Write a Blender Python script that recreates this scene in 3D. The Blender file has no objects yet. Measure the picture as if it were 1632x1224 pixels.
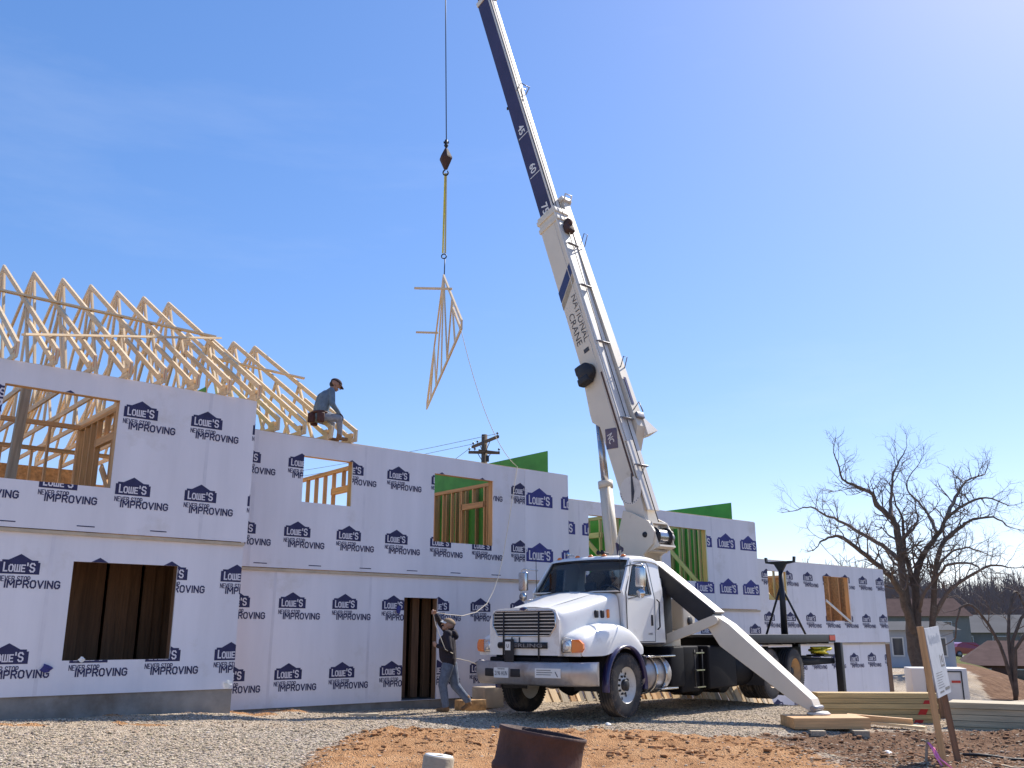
import bpy, bmesh, math, random
from mathutils import Vector, Matrix, noise
from mathutils.geometry import tessellate_polygon
R = math.radians
random.seed(7)
SC = bpy.context.scene
COL = SC.collection
PI = math.pi

# ------------------------------------------------------------------ camera, sky, sun, exposure
cam_d = bpy.data.cameras.new('camera'); cam = bpy.data.objects.new('camera', cam_d); COL.objects.link(cam)
cam.location = (0, 0, 1.5); cam.rotation_euler = (R(90 + 15.05), 0, 0)
cam_d.sensor_width = 36.0; cam_d.lens = 36.0 * 1480 / 1632; cam_d.clip_end = 3000
SC.camera = cam
SUN_AZ, SUN_EL = 45.5, 46.0
world = bpy.data.worlds.new('World'); SC.world = world; world.use_nodes = True
nt = world.node_tree; nt.nodes.clear()
wo = nt.nodes.new('ShaderNodeOutputWorld'); bg = nt.nodes.new('ShaderNodeBackground'); sky = nt.nodes.new('ShaderNodeTexSky')
sky.sky_type = 'NISHITA'; sky.sun_disc = False; sky.sun_elevation = R(SUN_EL); sky.sun_rotation = R(SUN_AZ)
sky.air_density = 1.0; sky.dust_density = 0.5; sky.ozone_density = 3.2; sky.altitude = 200
# thin cirrus, laid on the whole dome
tc = nt.nodes.new('ShaderNodeTexCoord'); mp = nt.nodes.new('ShaderNodeMapping'); mp.inputs['Scale'].default_value = (1.0, 2.2, 6.0)
mp.inputs['Rotation'].default_value = (0.2, 0.15, 0.5)
n1 = nt.nodes.new('ShaderNodeTexNoise'); n1.inputs['Scale'].default_value = 1.6; n1.inputs['Detail'].default_value = 9; n1.inputs['Roughness'].default_value = 0.62
rp = nt.nodes.new('ShaderNodeValToRGB'); rp.color_ramp.elements[0].position = 0.52; rp.color_ramp.elements[1].position = 0.86
rp.color_ramp.elements[1].color = (0.10, 0.10, 0.10, 1)
mx = nt.nodes.new('ShaderNodeMixRGB'); mx.blend_type = 'MIX'; mx.inputs['Color2'].default_value = (8.0, 8.3, 9.0, 1)
nt.links.new(tc.outputs['Generated'], mp.inputs['Vector']); nt.links.new(mp.outputs['Vector'], n1.inputs['Vector'])
nt.links.new(n1.outputs['Fac'], rp.inputs['Fac']); nt.links.new(rp.outputs['Color'], mx.inputs['Fac'])
hs = nt.nodes.new('ShaderNodeHueSaturation'); hs.inputs['Saturation'].default_value = 1.4; hs.inputs['Value'].default_value = 2.05
gm_ = nt.nodes.new('ShaderNodeGamma'); gm_.inputs['Gamma'].default_value = 0.72
tn = nt.nodes.new('ShaderNodeMixRGB'); tn.blend_type = 'MULTIPLY'; tn.inputs['Fac'].default_value = 1; tn.inputs['Color2'].default_value = (1.02, 0.97, 1.05, 1)
nt.links.new(sky.outputs['Color'], gm_.inputs['Color']); nt.links.new(gm_.outputs['Color'], tn.inputs['Color1']); nt.links.new(tn.outputs['Color'], hs.inputs['Color']); nt.links.new(hs.outputs['Color'], mx.inputs['Color1']); nt.links.new(mx.outputs['Color'], bg.inputs['Color'])
bg.inputs['Strength'].default_value = 0.1
nt.links.new(bg.outputs['Background'], wo.inputs['Surface'])
sun_d = bpy.data.lights.new('sun', 'SUN'); sun = bpy.data.objects.new('sun', sun_d); COL.objects.link(sun)
sun_d.energy = 5.0; sun_d.angle = R(0.55); sun_d.color = (1.0, 0.94, 0.85)
sdir = Vector((math.sin(R(SUN_AZ)) * math.cos(R(SUN_EL)), math.cos(R(SUN_AZ)) * math.cos(R(SUN_EL)), math.sin(R(SUN_EL))))
sun.rotation_euler = sdir.to_track_quat('Z', 'Y').to_euler(); sun.location = sdir * 60
SC.view_settings.view_transform = 'Standard'; SC.view_settings.look = 'None'; SC.view_settings.gamma = 1.0
SC.view_settings.exposure = 0.5; SC.view_settings.use_curve_mapping = False

# ------------------------------------------------------------------ materials
MATS = {}
def mat(name, col, rough=0.6, metal=0.0, var=0.0, scale=4.0, bump=0.0, bscale=None, stretch=(1, 1, 1), col2=None, rnd=0.0, coat=0.0, spec=None, dirt=None, dscale=1.5, dpos=0.55):
    m = bpy.data.materials.new(name); m.use_nodes = True; t = m.node_tree; b = t.nodes['Principled BSDF']
    b.inputs['Roughness'].default_value = rough; b.inputs['Metallic'].default_value = metal
    if coat: b.inputs['Coat Weight'].default_value = coat; b.inputs['Coat Roughness'].default_value = 0.06
    if spec is not None: b.inputs['Specular IOR Level'].default_value = spec
    c = (*col, 1); b.inputs['Base Color'].default_value = c
    L = t.links.new
    if var or bump or rnd or dirt:
        co = t.nodes.new('ShaderNodeTexCoord'); ma = t.nodes.new('ShaderNodeMapping'); ma.inputs['Scale'].default_value = stretch
        L(co.outputs['Object'], ma.inputs['Vector'])
        oi = t.nodes.new('ShaderNodeObjectInfo')
        add = t.nodes.new('ShaderNodeVectorMath'); add.operation = 'ADD'; L(ma.outputs['Vector'], add.inputs[0])
        sc = t.nodes.new('ShaderNodeMath'); sc.operation = 'MULTIPLY'; sc.inputs[1].default_value = 37.0; L(oi.outputs['Random'], sc.inputs[0]); L(sc.outputs[0], add.inputs[1])
        nz = t.nodes.new('ShaderNodeTexNoise'); nz.inputs['Scale'].default_value = scale; nz.inputs['Detail'].default_value = 6; nz.inputs['Roughness'].default_value = 0.6
        L(add.outputs['Vector'], nz.inputs['Vector'])
        cur = None
        if var or col2:
            r = t.nodes.new('ShaderNodeValToRGB'); a = r.color_ramp
            c2 = col2 or tuple(x * (1 - var) for x in col); c1 = tuple(min(1, x * (1 + var * 0.5)) for x in col)
            a.elements[0].position = 0.32; a.elements[1].position = 0.68
            a.elements[0].color = (*c2, 1); a.elements[1].color = (*c1, 1)
            L(nz.outputs['Fac'], r.inputs['Fac']); cur = r.outputs['Color']
        if rnd:
            h = t.nodes.new('ShaderNodeHueSaturation'); mr = t.nodes.new('ShaderNodeMapRange')
            mr.inputs['To Min'].default_value = 1 - rnd; mr.inputs['To Max'].default_value = 1 + rnd
            L(oi.outputs['Random'], mr.inputs['Value']); L(mr.outputs['Result'], h.inputs['Value'])
            if cur: L(cur, h.inputs['Color'])
            else: h.inputs['Color'].default_value = c
            cur = h.outputs['Color']
        if dirt:
            d = t.nodes.new('ShaderNodeTexNoise'); d.inputs['Scale'].default_value = dscale; d.inputs['Detail'].default_value = 9; d.inputs['Roughness'].default_value = 0.68
            L(co.outputs['Object'], d.inputs['Vector'])
            dr = t.nodes.new('ShaderNodeValToRGB'); dr.color_ramp.elements[0].position = dpos; dr.color_ramp.elements[1].position = dpos + 0.22
            L(d.outputs['Fac'], dr.inputs['Fac'])
            mm = t.nodes.new('ShaderNodeMixRGB'); mm.inputs['Color2'].default_value = (*dirt, 1)
            if cur: L(cur, mm.inputs['Color1'])
            else: mm.inputs['Color1'].default_value = c
            L(dr.outputs['Color'], mm.inputs['Fac']); cur = mm.outputs['Color']
        if cur: L(cur, b.inputs['Base Color'])
        if bump:
            bp = t.nodes.new('ShaderNodeBump'); bp.inputs['Strength'].default_value = bump; bp.inputs['Distance'].default_value = 0.02
            n2 = nz
            if bscale:
                n2 = t.nodes.new('ShaderNodeTexNoise'); n2.inputs['Scale'].default_value = bscale; n2.inputs['Detail'].default_value = 5
                L(add.outputs['Vector'], n2.inputs['Vector'])
            L(n2.outputs['Fac'], bp.inputs['Height']); L(bp.outputs['Normal'], b.inputs['Normal'])
    MATS[name] = m
    return m
mat('wrap', (0.75, 0.72, 0.755), 0.6, var=0.09, scale=1.4, bump=0.5, bscale=2.2, stretch=(1.2, 0.16, 1), dirt=(0.55, 0.50, 0.46), dscale=0.7, dpos=0.58)
mat('wrap_tape', (0.69, 0.66, 0.70), 0.35, var=0.1, scale=2, bump=0.3)
mat('navy_print', (0.026, 0.025, 0.088), 0.7, var=0.25, scale=9)
mat('blue_print', (0.035, 0.038, 0.20), 0.7, var=0.25, scale=9)
mat('white_print', (0.70, 0.66, 0.70), 0.6)
mat('pine', (0.70, 0.50, 0.27), 0.62, var=0.22, scale=3.0, stretch=(0.5, 9, 9), rnd=0.16, bump=0.15)
mat('pine_pale', (0.70, 0.53, 0.33), 0.62, var=0.2, scale=3.0, stretch=(0.5, 9, 9), rnd=0.12, bump=0.15)
mat('fir', (0.62, 0.36, 0.16), 0.62, var=0.28, scale=3.0, stretch=(0.5, 9, 9), rnd=0.18, bump=0.15)
mat('grey_wood', (0.40, 0.33, 0.235), 0.75, var=0.3, scale=3.0, stretch=(0.5, 9, 9), rnd=0.15, bump=0.25)
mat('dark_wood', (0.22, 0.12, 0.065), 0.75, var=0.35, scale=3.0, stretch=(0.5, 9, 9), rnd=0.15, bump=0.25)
mat('treated', (0.56, 0.39, 0.17), 0.7, var=0.28, scale=2.0, stretch=(0.6, 12, 12), rnd=0.16, bump=0.2)
mat('weathered', (0.50, 0.41, 0.27), 0.75, var=0.25, scale=2.0, stretch=(0.6, 10, 10), rnd=0.12, bump=0.25)
mat('osb', (0.46, 0.27, 0.12), 0.75, var=0.4, scale=14, bump=0.2)
mat('red_paint', (0.5, 0.02, 0.015), 0.5)
mat('green_sheath', (0.07, 0.32, 0.05), 0.6, var=0.2, scale=2.5, dirt=(0.02, 0.05, 0.02), dscale=1.1, dpos=0.66)
mat('concrete', (0.28, 0.25, 0.22), 0.85, var=0.3, scale=2.5, bump=0.4, bscale=14, dirt=(0.16, 0.12, 0.09), dscale=1.2, dpos=0.52)
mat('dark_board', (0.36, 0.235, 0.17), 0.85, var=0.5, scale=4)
mat('truck_white', (0.82, 0.80, 0.76), 0.35, coat=0.35, dirt=(0.60, 0.53, 0.45), dscale=2.6, dpos=0.56)
mat('cream', (0.71, 0.63, 0.51), 0.5, coat=0.1, var=0.06, scale=1.5, dirt=(0.40, 0.32, 0.24), dscale=2.4, dpos=0.62)
mat('pale_top', (0.74, 0.68, 0.60), 0.5, var=0.1, scale=1.2, dirt=(0.42, 0.36, 0.32), dscale=2.0, dpos=0.58)
mat('navy_paint', (0.035, 0.028, 0.10), 0.3, coat=0.5, var=0.2, scale=2)
mat('boom_navy', (0.05, 0.035, 0.085), 0.42, var=0.25, scale=1.2)
mat('black_metal', (0.014, 0.013, 0.017), 0.55, var=0.3, scale=6, bump=0.1, dirt=(0.05, 0.038, 0.03), dscale=3, dpos=0.66)
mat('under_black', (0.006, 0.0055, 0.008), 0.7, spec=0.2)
mat('grey_metal', (0.25, 0.24, 0.25), 0.45, 0.6, var=0.2, scale=5)
mat('rod', (0.42, 0.42, 0.45), 0.25, 0.9)
mat('chrome', (0.62, 0.61, 0.60), 0.2, 1.0, dirt=(0.30, 0.27, 0.24), dscale=3, dpos=0.58)
mat('bumper_metal', (0.44, 0.41, 0.40), 0.38, 0.55, var=0.15, scale=4, dirt=(0.25, 0.19, 0.15), dscale=2.2, dpos=0.52)
mat('rubber', (0.028, 0.026, 0.028), 0.82, var=0.2, scale=9, dirt=(0.17, 0.125, 0.09), dscale=3.0, dpos=0.5)
mat('rim_white', (0.66, 0.63, 0.58), 0.45, dirt=(0.30, 0.22, 0.16), dscale=5, dpos=0.56)
mat('rim_tan', (0.46, 0.27, 0.12), 0.6, dirt=(0.2, 0.13, 0.08), dscale=5, dpos=0.5)
mat('amber', (0.80, 0.20, 0.02), 0.2, coat=0.6)
mat('red_lens', (0.5, 0.03, 0.02), 0.3)
mat('lens', (0.6, 0.62, 0.64), 0.12, 0.5, coat=0.8)
mat('interior', (0.06, 0.055, 0.06), 0.8)
mat('seat_grey', (0.12, 0.115, 0.125), 0.9)
mat('sign_white', (0.55, 0.56, 0.58), 0.6, var=0.1, scale=5, dirt=(0.36, 0.37, 0.39), dscale=7, dpos=0.55)
mat('ink', (0.05, 0.05, 0.06), 0.6)
mat('paper', (0.78, 0.77, 0.74), 0.6)
mat('yellow', (0.78, 0.62, 0.03), 0.6, var=0.25, scale=12, bump=0.3)
mat('sling', (0.52, 0.44, 0.22), 0.8)
mat('rope', (0.62, 0.55, 0.44), 0.8)
mat('pink', (1.0, 0.25, 0.5), 0.5)
mat('rust', (0.072, 0.032, 0.025), 0.75, var=0.45, scale=5, bump=0.4, bscale=18, dirt=(0.10, 0.04, 0.024), dscale=3.5, dpos=0.52)
mat('bark', (0.125, 0.088, 0.066), 0.9, var=0.35, scale=5, bump=0.5)
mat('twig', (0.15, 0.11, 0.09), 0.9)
mat('pole_wood', (0.12, 0.085, 0.06), 0.85, var=0.3, scale=5)
mat('brick', (0.16, 0.075, 0.055), 0.85, var=0.25, scale=8)
mat('roof_brown', (0.115, 0.075, 0.068), 0.95, spec=0.05, var=0.2, scale=1.5)
mat('roof_grey', (0.11, 0.11, 0.115), 0.95, spec=0.05, var=0.12, scale=0.3)
mat('wall_grey', (0.20, 0.19, 0.18), 0.8, var=0.2, scale=0.5)
mat('siding', (0.42, 0.45, 0.50), 0.7, var=0.08, scale=1)
mat('pane', (0.05, 0.06, 0.075), 0.1, coat=0.4)
mat('white_box', (0.66, 0.64, 0.61), 0.5, dirt=(0.45, 0.40, 0.36), dscale=1.4, dpos=0.6)
mat('asphalt', (0.16, 0.155, 0.155), 0.85, var=0.15, scale=1.0)
mat('car_red', (0.30, 0.012, 0.02), 0.25, coat=0.8)
mat('car_dark', (0.02, 0.022, 0.025), 0.25, coat=0.8)
mat('car_white', (0.7, 0.7, 0.7), 0.25, coat=0.8)
mat('skin', (0.42, 0.235, 0.16), 0.6)
mat('skin2', (0.34, 0.18, 0.12), 0.6)
mat('hoodie', (0.022, 0.016, 0.024), 0.9, var=0.3, scale=20, bump=0.3)
mat('jeans', (0.13, 0.16, 0.22), 0.9, var=0.3, scale=12, bump=0.3)
mat('jeans_pale', (0.26, 0.28, 0.33), 0.9, var=0.35, scale=12, bump=0.3)
mat('shirt', (0.13, 0.185, 0.25), 0.9, var=0.2, scale=14, bump=0.3)
mat('boot', (0.24, 0.13, 0.06), 0.8, var=0.3, scale=14)
mat('glove', (0.03, 0.02, 0.025), 0.8)
mat('leather', (0.085, 0.03, 0.022), 0.7, var=0.3, scale=10)
mat('cap_tan', (0.30, 0.21, 0.13), 0.9, var=0.3, scale=16)
mat('cap_dark', (0.035, 0.02, 0.025), 0.9)
mat('hair', (0.05, 0.03, 0.02), 0.9)
mat('fascia_tan', (0.52, 0.42, 0.30), 0.7, var=0.2, scale=3)
# glass
def glass_mat(name, tint, refl):
    m = bpy.data.materials.new(name); m.use_nodes = True; t = m.node_tree; t.nodes.clear()
    o = t.nodes.new('ShaderNodeOutputMaterial'); mi = t.nodes.new('ShaderNodeMixShader'); a = t.nodes.new('ShaderNodeBsdfTransparent'); g = t.nodes.new('ShaderNodeBsdfGlossy')
    a.inputs['Color'].default_value = (*tint, 1); g.inputs['Roughness'].default_value = 0.03
    f = t.nodes.new('ShaderNodeFresnel'); f.inputs['IOR'].default_value = refl
    t.links.new(f.outputs[0], mi.inputs[0]); t.links.new(a.outputs[0], mi.inputs[1]); t.links.new(g.outputs[0], mi.inputs[2]); t.links.new(mi.outputs[0], o.inputs[0])
    MATS[name] = m
glass_mat('glass', (0.86, 0.89, 0.90), 1.45)

def attr_mat(name, attr, rough=0.9):
    m = bpy.data.materials.new(name); m.use_nodes = True; t = m.node_tree; b = t.nodes['Principled BSDF']; b.inputs['Roughness'].default_value = rough
    a = t.nodes.new('ShaderNodeAttribute'); a.attribute_name = attr; t.links.new(a.outputs['Color'], b.inputs['Base Color']); MATS[name] = m
attr_mat('stone', 'tone', 1.0); MATS['stone'].node_tree.nodes['Principled BSDF'].inputs['Specular IOR Level'].default_value = 0.05
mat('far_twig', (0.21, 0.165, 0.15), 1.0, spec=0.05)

def ground_mat():
    m = bpy.data.materials.new('ground'); m.use_nodes = True; t = m.node_tree; b = t.nodes['Principled BSDF']; b.inputs['Roughness'].default_value = 0.95
    b.inputs['Specular IOR Level'].default_value = 0.05
    N = t.nodes.new; L = t.links.new
    geo = N('ShaderNodeNewGeometry')
    def nz(scale, detail=6, rough=0.6):
        n = N('ShaderNodeTexNoise'); n.inputs['Scale'].default_value = scale; n.inputs['Detail'].default_value = detail; n.inputs['Roughness'].default_value = rough
        L(geo.outputs['Position'], n.inputs['Vector']); return n.outputs['Fac']
    def ramp(src, stops):
        r = N('ShaderNodeValToRGB'); e = r.color_ramp.elements
        while len(e) < len(stops): e.new(0.5)
        for k, (p, c) in enumerate(stops): e[k].position = p; e[k].color = (*c, 1)
        L(src, r.inputs['Fac']); return r.outputs['Color']
    def mix(f, a, c):
        q = N('ShaderNodeMixRGB'); L(f, q.inputs['Fac']); L(a, q.inputs['Color1']); L(c, q.inputs['Color2']); return q.outputs['Color']
    vo = N('ShaderNodeTexVoronoi'); vo.inputs['Scale'].default_value = 52; L(geo.outputs['Position'], vo.inputs['Vector'])
    sep = N('ShaderNodeSeparateColor'); L(vo.outputs['Color'], sep.inputs[0])
    grav = ramp(sep.outputs[0], [(0.0, (0.24, 0.19, 0.14)), (0.35, (0.40, 0.33, 0.25)), (0.7, (0.52, 0.445, 0.355)), (1.0, (0.66, 0.59, 0.50))])
    tan = ramp(nz(1.1, 8), [(0.35, (0.42, 0.30, 0.19)), (0.7, (0.50, 0.39, 0.27))])
    gm = ramp(nz(0.55, 8, 0.65), [(0.40, (0, 0, 0)), (0.66, (0.75, 0.75, 0.75))])
    grav = mix(gm, grav, tan)
    clay = ramp(nz(2.6, 10, 0.7), [(0.30, (0.26, 0.13, 0.06)), (0.5, (0.43, 0.235, 0.115)), (0.72, (0.53, 0.32, 0.17))])
    dirt = ramp(nz(3.2, 10, 0.72), [(0.30, (0.085, 0.05, 0.035)), (0.5, (0.20, 0.115, 0.07)), (0.72, (0.32, 0.205, 0.13))])
    grass = ramp(nz(0.5, 10, 0.7), [(0.30, (0.075, 0.085, 0.03)), (0.55, (0.14, 0.15, 0.055)), (0.75, (0.25, 0.22, 0.11))])
    at = N('ShaderNodeAttribute'); at.attribute_name = 'zone'; sp = N('ShaderNodeSeparateColor'); L(at.outputs['Color'], sp.inputs[0])
    def soft(out, s):
        a = N('ShaderNodeMath'); a.operation = 'ADD'; L(out, a.inputs[0])
        q = N('ShaderNodeMath'); q.operation = 'MULTIPLY_ADD'; q.inputs[1].default_value = 0.9; q.inputs[2].default_value = -0.45; L(nz(s, 9, 0.7), q.inputs[0]); L(q.outputs[0], a.inputs[1])
        return ramp(a.outputs[0], [(0.42, (0, 0, 0)), (0.58, (1, 1, 1))])
    c = mix(soft(sp.outputs[0], 3.0), grav, clay)
    c = mix(soft(sp.outputs[1], 2.2), c, dirt)
    c = mix(soft(sp.outputs[2], 0.6), c, grass)
    L(c, b.inputs['Base Color'])
    bp = N('ShaderNodeBump'); bp.inputs['Strength'].default_value = 0.8; bp.inputs['Distance'].default_value = 0.03
    ad = N('ShaderNodeMath'); ad.operation = 'ADD'; L(vo.outputs['Distance'], ad.inputs[0]); L(nz(9, 8, 0.75), ad.inputs[1]); L(ad.outputs[0], bp.inputs['Height'])
    L(bp.outputs['Normal'], b.inputs['Normal'])
    MATS['ground'] = m
ground_mat()

# ------------------------------------------------------------------ object helpers
def tag(o, label=None, cat=None, group=None, kind=None):
    if label: o['label'] = label
    if cat: o['category'] = cat
    if group: o['group'] = group
    if kind: o['kind'] = kind
    return o
def link(name, data, parent=None, M=None):
    o = bpy.data.objects.new(name, data); COL.objects.link(o)
    o.matrix_basis = M if M is not None else Matrix()
    if parent is not None:
        o.parent = parent; o.matrix_parent_inverse = parent.matrix_basis.inverted()
    return o
def empty(name, loc, label=None, cat=None, group=None, parent=None):
    o = link(name, None, parent, Matrix.Translation(Vector(loc))); o.empty_display_size = 0.2
    return tag(o, label, cat, group)

class MB:
    """collects geometry; build() links it as ONE mesh object"""
    def __init__(s): s.v = []; s.f = []; s.m = []; s.sm = []
    def add(s, vs, fs, mi=0, smooth=False):
        b = len(s.v); s.v += [tuple(v) for v in vs]
        for f in fs: s.f.append([i + b for i in f]); s.m.append(mi); s.sm.append(smooth)
        return s
    def box(s, c, d, mi=0, bev=0.0):
        x, y, z = d[0] / 2, d[1] / 2, d[2] / 2; c = Vector(c)
        if bev <= 0:
            vs = [c + Vector((i, j, k)) for i in (-x, x) for j in (-y, y) for k in (-z, z)]
            return s.add(vs, [(0, 1, 3, 2), (4, 6, 7, 5), (0, 4, 5, 1), (2, 3, 7, 6), (0, 2, 6, 4), (1, 5, 7, 3)], mi)
        b = min(bev, x * .9, y * .9, z * .9); bm = bmesh.new(); bmesh.ops.create_cube(bm, size=1)
        for v in bm.verts: v.co = Vector((v.co.x * 2 * x, v.co.y * 2 * y, v.co.z * 2 * z)) + c
        bmesh.ops.bevel(bm, geom=bm.edges[:], offset=b, segments=2, profile=0.6, affect='EDGES')
        s.bm(bm, mi, True); return s
    def bm(s, bm, mi=0, smooth=False):
        bm.verts.index_update(); s.add([v.co for v in bm.verts], [[v.index for v in f.verts] for f in bm.faces], mi, smooth); bm.free(); return s
    def beam(s, p, q, w, h, up=(0, 0, 1), mi=0):
        p, q = Vector(p), Vector(q); x = (q - p).normalized(); y = Vector(up).cross(x)
        if y.length < 1e-4: y = Vector((0, 1, 0)).cross(x)
        y.normalize(); z = x.cross(y)
        vs = [e + y * (a * w / 2) + z * (b * h / 2) for e in (p, q) for a, b in ((-1, -1), (1, -1), (1, 1), (-1, 1))]
        return s.add(vs, [(3, 2, 1, 0), (4, 5, 6, 7), (0, 1, 5, 4), (1, 2, 6, 5), (2, 3, 7, 6), (3, 0, 4, 7)], mi)
    def tube(s, pts, r, n=8, mi=0, cap=True, smooth=True):
        pts = [Vector(p) for p in pts]; rs = r if isinstance(r, (list, tuple)) else [r] * len(pts)
        rings = []; prev = None; b = len(s.v); vs = []
        for i, p in enumerate(pts):
            d = (pts[min(i + 1, len(pts) - 1)] - pts[max(i - 1, 0)]).normalized()
            if prev is None: a = d.orthogonal().normalized()
            else:
                a = prev - d * prev.dot(d); a = a.normalized() if a.length > 1e-5 else d.orthogonal().normalized()
            prev = a; c = d.cross(a)
            vs += [p + (a * math.cos(2 * PI * k / n) + c * math.sin(2 * PI * k / n)) * rs[i] for k in range(n)]
        fs = [(i * n + k, i * n + (k + 1) % n, (i + 1) * n + (k + 1) % n, (i + 1) * n + k) for i in range(len(pts) - 1) for k in range(n)]
        s.add(vs, fs, mi, smooth)
        if cap and n > 3:
            s.f.append([b + k for k in reversed(range(n))]); s.m.append(mi); s.sm.append(False)
            e = b + (len(pts) - 1) * n; s.f.append([e + k for k in range(n)]); s.m.append(mi); s.sm.append(False)
        return s
    def lathe(s, prof, o, ax, n=24, mi=0, smooth=True):
        """prof = [(r, along)] about axis ax through o"""
        o = Vector(o); ax = Vector(ax).normalized(); a = ax.orthogonal().normalized(); c = ax.cross(a); m = len(prof)
        vs = [o + ax * h + (a * math.cos(2 * PI * k / n) + c * math.sin(2 * PI * k / n)) * r for r, h in prof for k in range(n)]
        fs = [(i * n + k, i * n + (k + 1) % n, (i + 1) * n + (k + 1) % n, (i + 1) * n + k) for i in range(m - 1) for k in range(n)]
        return s.add(vs, fs, mi, smooth)
    def grid(s, rows, mi=0, smooth=True, closed=False):
        n = len(rows[0]); vs = [p for r in rows for p in r]; e = n if closed else n - 1
        fs = [(i * n + k, i * n + (k + 1) % n, (i + 1) * n + (k + 1) % n, (i + 1) * n + k) for i in range(len(rows) - 1) for k in range(e)]
        return s.add(vs, fs, mi, smooth)
    def plate(s, loops, fn, th, nrm, mi=0):
        """flat plate from 2-D loops (first outer, then holes); fn maps (a,b) to 3-D; thickness th along -nrm"""
        nrm = Vector(nrm); tri = tessellate_polygon([[Vector((a, b, 0)) for a, b in l] for l in loops])
        flat = [p for l in loops for p in l]; fr = [Vector(fn(*p)) for p in flat]; bk = [p - nrm * th for p in fr]; n = len(flat)
        fs = []
        for t in tri:
            a, b, c = fr[t[0]], fr[t[1]], fr[t[2]]
            t = tuple(t)
            if (b - a).cross(c - a).dot(nrm) < 0: t = t[::-1]
            fs.append(t); fs.append(tuple(i + n for i in t[::-1]))
        k = 0
        for l in loops:
            m = len(l)
            for i in range(m): a, b = k + i, k + (i + 1) % m; fs.append((a, b, b + n, a + n))
            k += m
        return s.add(fr + bk, fs, mi)
    def build(s, name, mats, parent=None, M=None, recenter=True, mods=None, fix=False):
        me = bpy.data.meshes.new(name)
        vs = s.v
        if M is None and recenter and vs:
            xs = [v[0] for v in vs]; ys = [v[1] for v in vs]; zs = [v[2] for v in vs]
            c = Vector(((min(xs) + max(xs)) / 2, (min(ys) + max(ys)) / 2, min(zs)))
            vs = [(v[0] - c.x, v[1] - c.y, v[2] - c.z) for v in vs]; M = Matrix.Translation(c)
        me.from_pydata(vs, [], s.f)
        if isinstance(mats, str): mats = [mats]
        for q in mats: me.materials.append(MATS[q])
        me.polygons.foreach_set('material_index', s.m); me.polygons.foreach_set('use_smooth', s.sm); me.update()
        if fix:
            bm = bmesh.new(); bm.from_mesh(me); bmesh.ops.recalc_face_normals(bm, faces=bm.faces[:]); bm.to_mesh(me); bm.free()
        o = link(name, me, parent, M)
        if mods:
            for kind, kw in mods:
                md = o.modifiers.new(kind, kind)
                for k, v in kw.items(): setattr(md, k, v)
        return o

BOARD = {}
def board(name, p, q, w, h, m='pine', parent=None, up=(0, 0, 1), label=None):
    """a sawn board from p to q (w across, h along up); boards of one size share a mesh"""
    p, q = Vector(p), Vector(q); L = (q - p).length; key = (round(L, 2), w, h, m)
    x = (q - p) / L; y = Vector(up).cross(x)
    if y.length < 1e-4: y = Vector((0, 1, 0)).cross(x)
    y.normalize(); z = x.cross(y)
    if key not in BOARD:
        b = MB(); b.box((key[0] / 2, 0, 0), (key[0], w, h)); me = bpy.data.meshes.new(name); me.from_pydata(b.v, [], b.f); me.materials.append(MATS[m]); BOARD[key] = me
    M = Matrix((x, y, z)).transposed().to_4x4(); M.translation = p
    o = link(name, BOARD[key], parent, M)
    if label: o['label'] = label
    return o

# ------------------------------------------------------------------ flat print: text and logo polygons in 2-D
TXT = {}
def text_polys(body, w, h, offset=0.0, shear=0.0):
    """triangles of a text filling the box 0..w x 0..h"""
    key = (body, offset, shear)
    if key not in TXT:
        cu = bpy.data.curves.new('t', 'FONT'); cu.body = body; cu.offset = offset; cu.dimensions = '2D'; cu.fill_mode = 'FRONT'; cu.resolution_u = 2; cu.shear = shear
        ob = bpy.data.objects.new('t', cu); COL.objects.link(ob); dg = bpy.context.evaluated_depsgraph_get()
        me = bpy.data.meshes.new_from_object(ob.evaluated_get(dg)); vs = [(v.co.x, v.co.y) for v in me.vertices]; fs = [list(p.vertices) for p in me.polygons]
        bpy.data.objects.remove(ob); bpy.data.curves.remove(cu); bpy.data.meshes.remove(me)
        x0 = min(v[0] for v in vs); x1 = max(v[0] for v in vs); y0 = min(v[1] for v in vs); y1 = max(v[1] for v in vs)
        TXT[key] = ([((a - x0) / (x1 - x0), (b - y0) / (y1 - y0)) for a, b in vs], fs)
    vs, fs = TXT[key]
    return [[(vs[i][0] * w, vs[i][1] * h) for i in f] for f in fs]
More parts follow.
